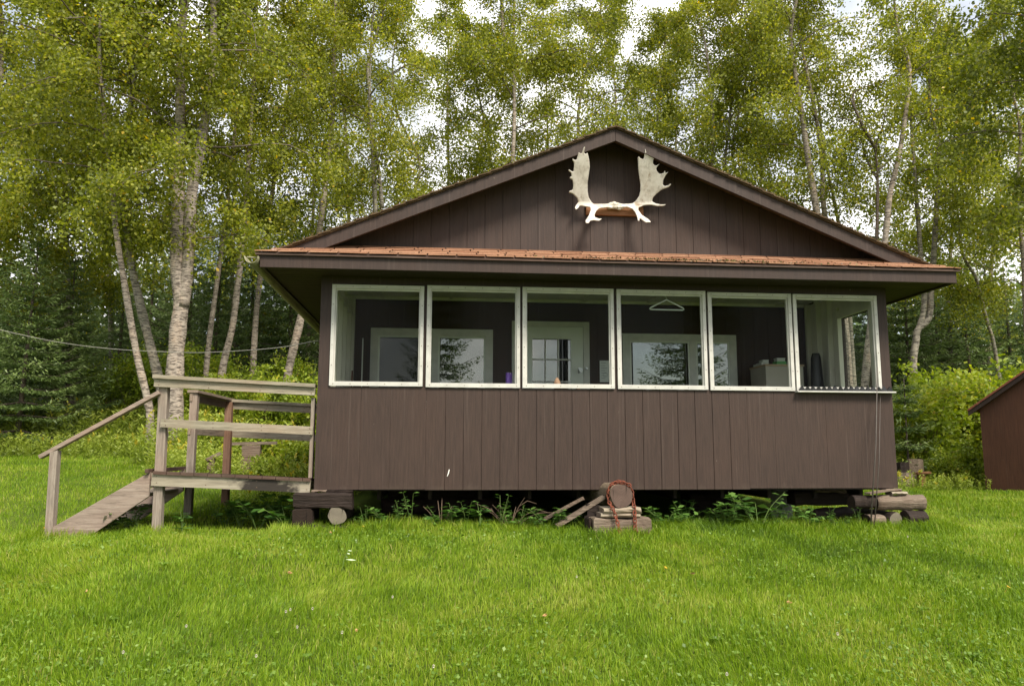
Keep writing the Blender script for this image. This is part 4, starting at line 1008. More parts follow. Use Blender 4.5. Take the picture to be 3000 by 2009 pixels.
birch('birch_tree', [[(742,1056),(754,880),(780,689),(811,474),(828,380)]], 11.5, [.09], 'white birch partly crossed by the corner of the cabin gutter', 6.0, 14, 24, 2.1, 13000)
birch('birch_tree', [[(842,1109),(872,972),(905,830),(935,681),(961,470),(977,305),(978,153)]], 10.5, [.12], 'birch standing close behind the left cabin wall and rising over the roof end', 5.8, 14.5, 28, 2.3, 15000)
birch('birch_tree', [[(1106,800),(1100,625),(1093,470),(1083,282),(1080,180)],[(1120,610),(1112,520),(1098,420),(1085,330)]], 10.6, [.10,.05], 'dark banded birch rising above the middle of the left roof slope', 5.2, 14.5, 30, 2.4, 17000, mat='birch_grey')
birch('birch_tree', [[(1222,700),(1219,564),(1228,470),(1163,329),(1150,200)]], 13.5, [.075], 'thin crooked birch right of the dark banded one above the left roof slope', 5.5, 15, 24, 2.3, 14000, mat='birch_grey')
birch('birch_tree', [[(1500,560),(1506,380),(1506,202),(1506,23)],[(1506,200),(1478,110),(1470,30)]], 12.5, [.12,.07], 'forked birch straight above the middle of the left roof slope', 5.8, 15.5, 34, 2.8, 21000)
birch('birch_tree', [[(1694,480),(1698,305),(1745,94),(1760,20)]], 13.0, [.10], 'birch trunk rising behind the left moose antler', 5.5, 15.5, 30, 2.7, 19000, mat='birch_grey')
birch('birch_tree', [[(2086,600),(2087,474),(2089,332),(2066,128)]], 11.5, [.09], 'leftmost of the three slim trunks above the right half of the gable', 5.3, 14.5, 28, 2.4, 16000)
birch('birch_tree', [[(2118,640),(2122,500),(2140,330),(2150,245),(2160,120)]], 11.8, [.085], 'middle one of the three slim trunks above the right half of the gable', 5.5, 15, 28, 2.4, 15000, mat='birch_grey')
birch('birch_tree', [[(2158,660),(2155,510),(2145,430),(2180,260),(2200,120)]], 12.6, [.075], 'rightmost of the three slim trunks above the right half of the gable', 5.6, 15, 24, 2.2, 13000)
birch('birch_tree', [[(2478,1180),(2469,1000),(2440,830),(2393,622),(2367,459),(2352,357),(2332,230),(2316,102)]], 9.6, [.135], 'stout white birch above the right roof slope, leaning left', 6.3, 14.5, 28, 2.4, 15000)
birch('birch_tree', [[(2490,1150),(2470,900),(2416,628),(2408,459),(2388,332),(2357,179)]], 10.4, [.11], 'second stout birch right beside the one leaning left above the right roof slope', 6.3, 15, 26, 2.3, 14000)
birch('birch_tree', [[(2500,1100),(2480,800),(2454,638),(2425,500),(2410,410)]], 11.4, [.085], 'thin birch half hidden right of the two stout ones', 5.2, 13, 16, 1.6, 5000, mat='birch_grey')
birch('bare_tree', [[(2556,1050),(2560,860),(2569,689),(2571,510),(2566,434),(2587,367),(2600,290)]], 9.0, [.10], 'dark trunked tree with bare forked limbs against the sky right of the roof', 6.8, 8.6, 7, 1.1, 900, mat='bark', group=None,
      extra=[([(2568,440,0),(2535,385,-.2),(2505,320,-.3),(2490,285,-.3)],.05,.015),([(2505,320,-.3),(2500,276,-.3),(2530,258,-.4),(2562,246,-.4)],.026,.008),([(2528,375,-.2),(2490,352,.1),(2452,345,.2)],.025,.007),([(2568,520,0),(2545,480,.3),(2530,440,.4),(2533,410,.4)],.035,.012),([(2572,500,0),(2605,470,.2),(2630,440,.3)],.032,.01),([(2566,430,0),(2552,370,.2),(2548,330,.2)],.02,.006)])
birch('birch_tree', [[(2530,1190),(2548,980),(2570,820),(2592,709),(2607,571),(2633,459),(2653,332),(2665,200)]], 8.8, [.115], 'pale birch crossing behind the dark bare limbs right of the roof', 7.5, 13.5, 20, 2.0, 7000)
birch('birch_tree', [[(2676,1085),(2684,1000),(2690,965),(2722,930),(2728,850),(2735,765),(2745,587),(2750,430)],[(2688,970),(2703,925),(2708,870),(2703,820)]], 10.5, [.115,.075], 'crooked twisting birch just right of the cabin corner', 4.2, 12.5, 30, 2.6, 19000, mat='birch_grey')
birch('birch_tree', [[(2918,1045),(2888,930),(2859,815),(2825,757),(2812,690)]], 11.5, [.07], 'thin leaning trunk in the dark woods above the shed', 4.6, 11.5, 20, 2.2, 12000, mat='birch_grey')
birch('birch_tree', [[(3010,1000),(3000,780),(2992,689),(2980,561),(2990,400)]], 9.5, [.095], 'birch trunk at the right edge above the shed', 4.0, 12.5, 30, 2.6, 20000)
# big near birch whose boughs hang in from the upper right, and one from the upper left
birch('birch_tree', [[(3190,1300),(3170,900),(3110,500),(3070,200)]], 4.4, [.14], 'near birch with large leaves tinted dark as silhouettes hanging in at the top right corner', 3.9, 11, 36, 2.6, 19000, .07, tintc=.12, droop=1.1)  # low leaf tint paints the backlit silhouette into the crown
birch('birch_tree', [[(-60,1250),(-40,900),(-20,500),(0,250)]], 9.5, [.13], 'birch with yellowing leaves at the left edge', 3.4, 13, 42, 3.0, 34000, .066, tintc=.5)
birch('birch_tree', [[(205,1230),(200,900),(190,600),(195,350)]], 10.8, [.11], 'leafy birch above the left spruce, its trunk hidden by leaves', 3.6, 13.5, 42, 3.0, 36000, .066, tintc=.5, mat='birch_grey')
# farther birches that fill the wood behind
for (px, y, h, lab, nl) in ((330,14.5,14.5,'birch in the second row behind the slender leaning ones',16000),(690,16,15,'birch in the second row behind the gutter corner',13000),(900,17.5,16,'far birch behind the left roof end',12000),(1010,15,15,'birch in the second row left of the dark banded trunk',11000),(1330,17,16.5,'far birch between the crooked birch and the forked one',16000),
        (1420,14.5,14,'leafy birch close behind the left roof slope',15000),(1610,18,17,'far birch left of the left antler',16000),(1800,16,16,'far birch straight above the roof ridge',17000),(1900,14,14,'leafy birch above the right antler',16000),(1985,18,17,'far birch left of the three slim trunks',14000),
        (2250,15,15.5,'far birch between the three slim trunks and the stout birches',15000),(2790,14,14,'far birch behind the twisting one at the right',18000),(2900,17,16,'far birch above the shed',17000)):
    c = at(px, 1000, y)
    birch('birch_tree', [[(px,1150),(px+random.uniform(-12,12),850),(px+random.uniform(-25,25),500),(px+random.uniform(-35,35),250)]], y, [.09], lab, 4.2, h, 30, 2.7, nl, .072, mat=random.choice(['birch','birch_grey']), group='birches deeper in the wood')

# spruces -----------------------------------------------------------
def spruce_mesh(seed, H, R0, dens=1., dead=0.12):
    rng = np.random.default_rng(seed); mb = MB()
    mb.tube([(0, 0, -.15), (.02, 0, H*.5), (0, .02, H)], [H*.014, H*.008, .012], 8)
    C = []; A = []; T = []; Ls = []
    z = H*.05
    while z < H*.98:
        f = z/H; nbr = 6 if f < .8 else 5
        az0 = rng.uniform(0, 6.28)
        for k in range(nbr):
            az = az0+6.283*k/nbr+rng.uniform(-.3, .3)
            Ln = R0*(1-f)**.8*rng.uniform(.75, 1.15)+.08
            el = -.12+.65*f+rng.uniform(-.1, .1)
            n_ = max(5, int(Ln*12)); t = np.linspace(.1, 1, n_)
            d = np.array([math.cos(az), math.sin(az)]); r = Ln*t
            zz = z+r*math.tan(el)-.10*Ln*np.sin(t*2.2)+.16*Ln*t**3
            P = np.stack([d[0]*r, d[1]*r, zz], 1)
            if f < .97: mb.tube([(0, 0, z), tuple(P[n_//2]), tuple(P[-1])], [.014*Ln+.003, .008*Ln+.002, .002], 4, False)
            side = np.array([-d[1], d[0], 0])
            bt = rng.uniform(-.15, .15)
            for i in range(n_):
                wdt = Ln*.42*(1-t[i]*.75)+.06
                m_ = int(dens*max(4, wdt*34))
                u = rng.uniform(-1, 1, m_)
                fw = np.array([d[0], d[1], .05])
                q = P[i]+side*(u*wdt)[:, None]+fw*(np.abs(u)*wdt*.55)[:, None]+rng.normal(size=(m_, 3))*.025
                q[:, 2] -= np.abs(u)*wdt*.18+rng.random(m_)*.05
                ax = fw+side*np.sign(u)[:, None]*.8+rng.normal(size=(m_, 3))*.3
                C.append(q); A.append(unit(ax)); T.append(.40+bt+.35*t[i]+.3*(rng.random(m_)-.5)); Ls.append(rng.uniform(.09, .17, m_))
        z += .24+.16*(1-f)+rng.uniform(-.03, .03)
    C = np.vstack(C); A = np.vstack(A); T = np.concatenate(T); Ls = np.concatenate(Ls)
    return mb, leaf_quads(C, Ls, Ls*.26, rng, .12, axis=A, flat=1.2), T
SPR = {}
def spruce(kind, loc, s, rz, label, group='spruces in the wood'):
    if kind not in SPR:
        H, R0, dn = {'tall': (9., 2.1, .9), 'wide': (6.2, 2.0, 1.3), 'small': (2.3, .75, 1.6)}[kind]
        mb, q, T = spruce_mesh({'tall': 5, 'wide': 6, 'small': 9}[kind], H, R0, dn)
        root = thing('spruce_tree', (0, 0, 0), label, 'tree', group)
        tr = mb.build('trunk', M['bark'], root, smooth=True); cr = np_mesh('crown', q, 4, M['needle'], T, root)
        SPR[kind] = (root, tr, cr); r = root
    else:
        r0, tr, cr = SPR[kind]; r = r0.copy(); COL.objects.link(r)
        for ch in (tr, cr):
            c = ch.copy(); COL.objects.link(c); c.parent = r
    r.location = loc; r.scale = (s*random.uniform(.92, 1.08),)*2+(s,); r.rotation_euler = (random.uniform(-.03, .03), random.uniform(-.03, .03), rz)
    r['label'] = label; return r
def ground_pt(px, y):
    c = at(px, 1100, y); return (c[0], y, float(gz(c[0], y))-.05)
for (px, y, kind, s, lab) in (
    (66, 8.1, 'wide', .74, 'bushy dark spruce at the left edge behind the weeds'), (-90, 9.4, 'wide', .86, 'spruce cut by the left edge of the photo behind the bushy one'), (205, 9.3, 'wide', .70, 'dark spruce behind the slender leaning birches'),
    (340, 14.5, 'tall', .62, 'narrow dark spruce left of the big forked birch'), (620, 14.5, 'tall', .70, 'dark spruce behind the thin birch right of the forked one'), (735, 16.5, 'tall', .80, 'dark spruce behind the gutter corner'), (850, 15.5, 'tall', .80, 'dense spruce beside the left roof end'),
    (930, 18, 'tall', .95, 'tall dark spruce peeking over the left roof end'), (1010, 14.2, 'wide', .85, 'spruce behind the left cabin wall'), (540, 17.5, 'tall', .85, 'spruce deep in the wood behind the big forked birch'), (430, 18.5, 'tall', .8, 'spruce deep behind the grey leaning birch'),
    (150, 15.5, 'tall', .72, 'tall spruce rising behind the bushy left one'),
    (2660, 13.5, 'wide', .95, 'dark spruce behind the twisting birch at the right'), (2760, 14.5, 'tall', .66, 'dark spruce between the twisting birch and the leaning thin trunk'), (2850, 13.2, 'wide', 1.0, 'spruce above the yellow green bushes left of the shed'), (2960, 14.5, 'tall', .68, 'dark spruce above the shed'), (3080, 13, 'wide', 1.05, 'spruce at the right edge behind the shed'),
    (2560, 15, 'tall', .72, 'spruce behind the right roof end'), (2440, 16, 'tall', .72, 'spruce behind the right roof slope below the stout birches'), (2250, 16.5, 'tall', .74, 'low spruce behind the right roof slope'), (2740, 18, 'tall', .9, 'far spruce deep behind the twisting birch'), (2900, 18.5, 'tall', .9, 'far spruce deep in the wood above the shed'),
    (2645, 6.6, 'small', .95, 'young spruce sapling at the right cabin corner')):
    spruce(kind, ground_pt(px, y), s, random.uniform(0, 6.28), lab)
# two conifers on the shore side, seen as reflections in the inner panes
for (x, y, s_, lab) in ((.9, -26, 1.5, 'conifer mirrored in the pane of the left inner window'), (13.6, -26, 1.6, 'conifer mirrored in the panes of the right inner window')):
    spruce('tall', (x, y, float(gz(x, y))), s_, 1., lab, 'conifers mirrored in the panes')['group'] = 'conifers mirrored in the panes'
# bushes -------------------------------------------------------------
BU = {}
def bush_mesh(seed, H, R, nl, ls, stems=9):
    rng = np.random.default_rng(seed); mb = MB(); C = []; T = []
    for k in range(stems):
        az = rng.uniform(0, 6.28); r = R*rng.uniform(.2, .9); h = H*rng.uniform(.6, 1.05)
        p = np.array([[.1*math.cos(az), .1*math.sin(az), -.1], [r*.4*math.cos(az), r*.4*math.sin(az), h*.5], [r*math.cos(az), r*math.sin(az), h]])
        P = catmull(p, 5); mb.tube(list(P), list(np.linspace(.014, .004, len(P))), 5, False)
        for j in range(9):
            i = rng.integers(2, len(P)); d = rng.normal(size=3)*np.array([1, 1, .5]); d /= np.linalg.norm(d); L2 = rng.uniform(.2, .5)*R
            e = P[i]+d*L2; mb.tube([tuple(P[i]), tuple(e)], [.005, .002], 3, False)
            m_ = nl//(stems*9); t = rng.random(m_)[:, None]
            C.append(P[i]+d*L2*t+rng.normal(size=(m_, 3))*.10*R); T.append(np.full(m_, rng.uniform(.2, .75))+rng.normal(size=m_)*.14)
    C = np.vstack(C); T = np.concatenate(T); C[:, 2] = np.maximum(C[:, 2], .03)
    return mb, leaf_quads(C, rng.uniform(.7, 1.3, len(C))*ls, rng.uniform(.7, 1.1, len(C))*ls*.75, rng, .25, flat=.9), np.clip(T, 0, .97)
def bush(kind, loc, s, label, mat='bush', group='bushes around the clearing', name='bush'):
    if kind not in BU:
        H, R, nl, ls, sd_ = {'leafy': (1.7, 1.0, 7000, .085, 21), 'fine': (1.9, .9, 7500, .058, 22), 'low': (.75, .7, 4000, .075, 23)}[kind]
        mb, q, T = bush_mesh(sd_, H, R, nl, ls)
        root = thing(name, (0, 0, 0), label, 'bush', group)
        st = mb.build('stems', M['stem'], root, smooth=True); lv = np_mesh('leaves', q, 4, M[mat], T, root); BU[kind] = (root, st, lv); r = root
    else:
        r0, st, lv = BU[kind]; r = r0.copy(); COL.objects.link(r)
        for ch in (st, lv):
            c = ch.copy(); COL.objects.link(c); c.parent = r
    r.location = loc; r.scale = (s*random.uniform(.9, 1.15), s*random.uniform(.9, 1.1), s); r.rotation_euler = (0, 0, random.uniform(0, 6.28)); r['label'] = label; r['group'] = group; return r
for (px, y, kind, s, lab) in (
    (2700, 7.6, 'leafy', 1.2, 'yellow green bush right beside the spruce sapling'), (2790, 8.4, 'leafy', 1.3, 'yellow green bush in the middle of the row left of the shed'), (2870, 7.9, 'leafy', 1.25, 'yellow green bush touching the shed roof edge'), (2745, 9.6, 'leafy', 1.4, 'taller yellow green bush in the second row left of the shed'),
    (2930, 9.4, 'leafy', 1.45, 'bush behind the shed roof'), (3030, 8.6, 'leafy', 1.4, 'bush behind the shed at the right edge'), (2840, 6.5, 'low', 1.05, 'low leafy plants in front of the bushes left of the shed'), (2760, 6.2, 'low', .8, 'low leafy clump above the stumps'), (2700, 6.9, 'low', 1.0, 'low leafy clump behind the stumps'), (2885, 5.9, 'low', .75, 'low leafy clump at the shed wall'),
    (2520, 8.5, 'leafy', .9, 'bush seen through the right porch window'), (2580, 9.2, 'leafy', 1., 'bush behind the right cabin corner'),
    (335, 10.4, 'fine', 1.15, 'yellowish shrub left of the slender leaning birch'), (400, 10.2, 'fine', 1.2, 'shrub behind the slender leaning birch'), (470, 10.8, 'fine', 1.35, 'shrub behind the grey leaning birch'), (560, 10.0, 'leafy', .95, 'leafy shrub right of the big forked birch'), (640, 9.2, 'leafy', .85, 'leafy shrub at the foot of the thin birches'),
    (720, 9.6, 'leafy', .95, 'leafy shrub below the gutter corner'), (800, 8.8, 'leafy', .9, 'leafy shrub above the deck rail near the cabin wall'), (880, 9.3, 'leafy', 1.05, 'leafy shrub touching the left cabin wall'), (690, 11.5, 'fine', 1.2, 'thin shrub deeper in the wood behind the white birches'), (580, 12.2, 'fine', 1.3, 'thin shrub deep behind the forked birch'), (820, 12, 'fine', 1.3, 'thin shrub deep behind the birch by the cabin wall'),
    (600, 7.2, 'low', 1.0, 'low leafy clump behind the deck railing'), (720, 6.6, 'low', 1.0, 'low leafy clump behind the middle of the deck'), (850, 6.2, 'low', 1.1, 'low leafy clump behind the deck by the cabin wall'), (790, 5.0, 'low', .7, 'low clump in the grass behind the deck'),
    ):
    bush(kind, ground_pt(px, y), s, lab)
# small plants in front of and under the cabin --------------------------------
PL = {}
def plant(kind, loc, s, label, rz=None):
    if kind not in PL:
        rng = np.random.default_rng({'leafy': 31, 'tall': 32, 'broad': 33}[kind]); mb = MB(); C = []; A = []; Ln = []
        for k in range({'leafy': 7, 'tall': 3, 'broad': 2}[kind]):
            az = rng.uniform(0, 6.28); h = {'leafy': .30, 'tall': .48, 'broad': .26}[kind]*rng.uniform(.7, 1.1); sp_ = {'leafy': .22, 'tall': .10, 'broad': .03}[kind]
            P = catmull([(0, 0, -.03), (sp_*.4*math.cos(az), sp_*.4*math.sin(az), h*.55), (sp_*math.cos(az), sp_*math.sin(az), h)], 5)
            mb.tube(list(P), list(np.linspace(.005, .002, len(P))), 4, False)
            m_ = {'leafy': 9, 'tall': 12, 'broad': 12}[kind]
            for j in range(m_):
                i = rng.integers(3, len(P)); a = rng.uniform(0, 6.28) if kind != 'broad' else j*1.57
                d = np.array([math.cos(a), math.sin(a), rng.uniform(-.1, .45)]); l = rng.uniform(.06, .12) if kind != 'tall' else rng.uniform(.05, .09)
                if kind == 'broad': l = .13*(1-.4*i/len(P))
                C.append(P[i]+d*l*.55); A.append(d); Ln.append(l)
        C = np.array(C); A = np.array(A); Ln = np.array(Ln)
        nrm = np.tile((0, 0, 1.), (len(C), 1))+rng.normal(size=C.shape)*.25; sd_ = unit(np.cross(A, nrm)); a = unit(A)
        wr = {'leafy': .55, 'tall': .35, 'broad': .34}[kind]
        q = np.stack([C-a*Ln[:, None]*.5, C+sd_*(Ln*wr*.5)[:, None], C+a*Ln[:, None]*.5-np.array([0, 0, 1])*Ln[:, None]*.12, C-sd_*(Ln*wr*.5)[:, None]], 1).reshape(-1, 3)
        root = thing('weed_plant', (0, 0, 0), label, 'plant', 'weeds along the foot of the cabin')
        st = mb.build('stems', M['gstem'], root, smooth=True); lv = np_mesh('leaves', q, 4, M['plant'], rng.random(len(C)), root); PL[kind] = (root, st, lv); r = root
    else:
        r0, st, lv = PL[kind]; r = r0.copy(); COL.objects.link(r)
        for ch in (st, lv):
            c = ch.copy(); COL.objects.link(c); c.parent = r
    r.location = loc; r.scale = (s, s, s); r.rotation_euler = (0, 0, random.uniform(0, 6.28) if rz is None else rz); r['label'] = label
for (x, y, kind, s, lab) in (
    (-.28, .15, 'leafy', 1.25, 'dark leafy weed under the deck beside the left log stack'), (-.45, .45, 'leafy', 1.3, 'dark leafy weed under the right half of the deck'), (-.62, .30, 'leafy', 1.1, 'dark leafy weed under the middle of the deck'), (-.85, .5, 'leafy', 1.0, 'spreading weed in the shade under the deck'), (-1.05, .6, 'leafy', .8, 'small dark weed under the deck near its back post'),
    (-1.30, -.02, 'broad', 1.0, 'broad leaved weed right of the front deck post'), (-1.95, .35, 'leafy', 1.0, 'dark weed under the steps'), (-1.82, .20, 'tall', .6, 'thin weed behind the deck post under the steps'), (-2.15, .15, 'leafy', .8, 'dark weed beneath the stair stringer'),
    (.55, -.12, 'tall', .6, 'thin weed right of the pale round log end'), (1.02, -.10, 'tall', .9, 'tall weed under the left part of the front wall'), (.90, -.05, 'tall', .7, 'thin weed next to the tall one under the wall'), (1.45, -.14, 'broad', 1.25, 'four leaved weed in front of the bare twigs'), (1.74, -.12, 'broad', 1.3, 'upright broad leaved weed right of the four leaved one'), (1.22, -.1, 'leafy', .55, 'small leafy weed left of the four leaved one'),
    (2.15, -.15, 'tall', .65, 'thin weed with yellow flowers beside it'), (2.58, -.20, 'broad', 1.1, 'pale broad leaved weed at the foot of the leaning planks'), (2.35, -.12, 'leafy', .6, 'low weed left of the leaning planks'),
    (3.70, -.1, 'leafy', .8, 'dark weed right of the chained log stack'), (3.98, .1, 'leafy', 1.0, 'dark weed in the shade right of the centre stack'), (4.45, -.05, 'leafy', 1.05, 'leafy weed under the middle of the right wall'), (4.72, -.15, 'leafy', 1.35, 'tall bright leafy weed under the right part of the wall'), (4.60, .1, 'tall', .9, 'thin weed behind the bright leafy one'), (5.15, .05, 'leafy', .9, 'dark weed left of the black shaded timber'), (5.55, -.10, 'tall', .6, 'thin weed before the black shaded timber'), (5.86, -.15, 'tall', .55, 'thin weed at the foot of the leaning rods'),
    (0.78, -0.12, 'leafy', 0.82, 'low leafy weed in the grass line left of the bare twigs'), (0.5, -0.06, 'leafy', 0.53, 'dark weed sprig just right of the left log stack'), (1.34, -0.08, 'leafy', 0.86, 'leafy sprig under the wall below the feather'), (1.6, 0.02, 'tall', 0.73, 'weed tuft between the bare upright twigs and the branching ones'), (1.95, -0.09, 'tall', 0.87, 'small weed before the branching twigs'), (2.45, -0.11, 'leafy', 0.87, 'weed sprig right behind the leaning planks'), (3.58, 0.03, 'leafy', 0.59, 'weed at the right foot of the chained stack'), (3.84, -0.1, 'leafy', 0.54, 'second weed right of the chained stack'), (4.25, -0.02, 'broad', 0.73, 'weed sprig in the dark gap left of the bright leafy weed'), (4.92, -0.13, 'broad', 0.63, 'weed behind the orange yellow flower'), (5.02, 0.07, 'leafy', 0.5, 'low weed left of the concrete pier'), (5.3, -0.1, 'leafy', 0.88, 'weed sprig before the concrete pier'), (5.42, -0.05, 'broad', 0.69, 'weed at the left end of the black shaded timber'), (5.72, -0.11, 'broad', 0.57, 'weed before the right end of the black shaded timber'), (5.66, -0.1, 'leafy', 0.54, 'small weed left of the leaning rods'), (2.02, -0.06, 'leafy', 0.73, 'weed sprig right under the wall centre'), (2.22, -0.01, 'leafy', 0.57, 'low weed under the wall above the yellow flower'), (2.74, -0.0, 'leafy', 0.69, 'weed leaning out left of the centre stack'), (2.9, -0.13, 'broad', 0.62, 'thin weed behind the silver plank'), (4.38, -0.09, 'leafy', 0.79, 'weed low under the right half of the wall')):
    plant(kind, (x, y, float(gz(x, y))), s, lab)
# bare twigs under the cabin
for (x, y, n_, h, lab, sd_) in ((1.33, .02, 7, .36, 'bare upright reddish twigs behind the four leaved weed', 1), (2.05, .0, 8, .42, 'bare branching twigs under the wall left of the leaning planks', 2)):
    rng = np.random.default_rng(sd_); mb = MB(); zg = float(gz(x, y))
    for k in range(n_):
        a = rng.uniform(-.5, .5) if sd_ == 1 else rng.uniform(-1.2, 1.2); hh = h*rng.uniform(.6, 1)
        P = catmull([(x+rng.normal()*.03, y+rng.normal()*.03, zg-.03), (x+a*.25, y-.02, zg+hh*.55), (x+a*.5, y+rng.normal()*.08, zg+hh*(1-abs(a)*.35))], 4)
        mb.tube(list(P), list(np.linspace(.007, .0025, len(P))), 5, False)
        if sd_ == 2 and k < 5: e = P[-4]; mb.tube([tuple(e), tuple(e+np.array([a*.12+.05, -.02, .06])), tuple(e+np.array([a*.2+.12, -.03, .03]))], [.004, .003, .002], 4, False)
    props(mb.build('dead_twigs', M['stem'], shift=(x, y, zg), smooth=True), lab, 'twigs', 'bare twigs under the cabin')

# ------------------------------------------------------------------ grass, clover, weeds
def in_front(x, y): return ~((x > .05) & (x < 6.4) & (y > .15) & (y < 6.3))
def blades(n_, sampler, hfun, wfun, tfun, rng, bend=.5):
    x, y = sampler(n_); z = gz(x, y); h = hfun(x, y)*rng.uniform(.5, 1.25, len(x)); wd = wfun(x, y)*rng.uniform(.7, 1.3, len(x))
    az = rng.uniform(0, 6.283, len(x)); wind = vnoise(x, y, 1.3, 3)*1.2
    be = h*bend*np.abs(rng.normal(.75, .45, len(x))); lay = .45*np.clip(vnoise(x, y, 2.6, 4)+.25, 0, 1); dx = np.cos(az)*be+lay*h*np.sin(wind*3); dy = np.sin(az)*be+lay*h*np.cos(wind*3.3)
    a2 = rng.uniform(0, 6.283, len(x)); sx, sy = np.cos(a2)*wd*.5, np.sin(a2)*wd*.5
    lo = np.stack([x, y, z-.008], 1); mid = np.stack([x+dx*.38, y+dy*.38, z+h*.58], 1); tip = np.stack([x+dx, y+dy, z+h*np.clip(1-.35*(be/h)**2, .45, 1)], 1)
    s = np.stack([sx, sy, np.zeros_like(sx)], 1)
    q1 = np.stack([lo-s, lo+s, mid+s*.8, mid-s*.8], 1); q2 = np.stack([mid-s*.8, mid+s*.8, tip+s*.08, tip-s*.08], 1)
    q = np.stack([q1, q2], 1).reshape(-1, 3); t = tfun(x, y); return q, np.repeat(t, 2)
rg2 = np.random.default_rng(77)
def tint_f(x, y):
    v = vnoise(x, y, .9, 21); v2 = vnoise(x, y, 3.4, 22); v3 = vnoise(x, y, .45, 23)
    v4 = vnoise(x, y, 8., 24)
    t = .53+.30*v+.22*v2+.24*v3+.16*v4+rg2.normal(size=len(x))*.17
    dry = rg2.random(len(x)) < np.clip(.03+.07*v2+.06*v3+.04*v, .006, .17)
    return np.where(dry, rg2.uniform(.88, 1.0, len(x)), np.clip(t, .02, .88))
def near_edge(x, y):
    e = np.exp(-((y+.05)/.35)**2)*((x > -.4) & (x < 6.9)); e = e+1.0*np.exp(-((x+1.6)/.3)**2-((y-.1)/.3)**2)+np.exp(-((x+2.6)/.35)**2-((y-.1)/.35)**2)
    e = e+.8*np.exp(-((x-3.15)/.55)**2-((y+.75)/.25)**2)
    return np.clip(e, 0, 1.2)
def h_f(x, y):
    v = vnoise(x, y, 1.9, 31); d = np.hypot(x-CAM[0], y-CAM[1])
    return np.clip(.058+.018*v+.022*vnoise(x, y, .7, 32)+.075*near_edge(x, y), .028, .16)
def w_f(x, y): d = np.hypot(x-CAM[0], y-CAM[1]); return .0042+.00042*np.clip(d-3, 0, 30)
def sam_front(n_):
    y = -5.6+rg2.random(n_*2)**1.15*5.9; d = y-CAM[1]
    x = CAM[0]+.09*d+(rg2.random(n_*2)*2-1)*(d*.76+2.0); k = in_front(x, y); return x[k][:n_], y[k][:n_]
def sam_left(n_):
    y = .2+rg2.random(n_)**1.1*8.3; x = -9.5+rg2.random(n_)*9.6; k = (x < -.05); x, y = x[k], y[k]; return x, y
def sam_right(n_):
    y = .2+rg2.random(n_)*6.3; x = 6.35+rg2.random(n_)*7.5; return x, y
Q = []; T = []
for n_, s_ in ((350000, sam_front), (80000, sam_left), (50000, sam_right)):
    q, t = blades(n_, s_, h_f, w_f, tint_f, rg2); Q.append(q); T.append(t)
# unmown tufts close to the cabin
def sam_edge(n_):
    x = rg2.uniform(-.4, 6.9, n_); y = -.12+rg2.normal(size=n_)*.16; return x, y
q, t = blades(17000, sam_edge, lambda x, y: np.full(len(x), .13)*(1+.5*vnoise(x, y, 2.3, 41)), w_f, lambda x, y: np.clip(tint_f(x, y), 0, .95), rg2, .7); Q.append(q); T.append(t)
props(np_mesh('grass', np.vstack(Q), 4, M['grass'], np.concatenate(T)), 'bright green unmown lawn grass covering the slope', 'grass', kind='stuff')
# clover leaves low in the lawn
n_ = 45000; y = -5.4+rg2.random(n_)**1.3*5.2; d = y-CAM[1]; x = CAM[0]+.09*d+(rg2.random(n_)*2-1)*(d*.74+.8)
k = vnoise(x, y, 1.4, 51)+.6*vnoise(x, y, 4, 52) > rg2.normal(.15, .3, n_); x, y = x[k], y[k]
c = np.stack([x, y, gz(x, y)+rg2.uniform(.03, .07, len(x))], 1)
props(np_mesh('clover', leaf_quads(c, rg2.uniform(.012, .034, len(x)), rg2.uniform(.010, .026, len(x)), rg2, 0, flat=2.4), 4, M['clover'], rg2.random(len(x))), 'low clover leaves scattered through the lawn', 'clover', kind='stuff')
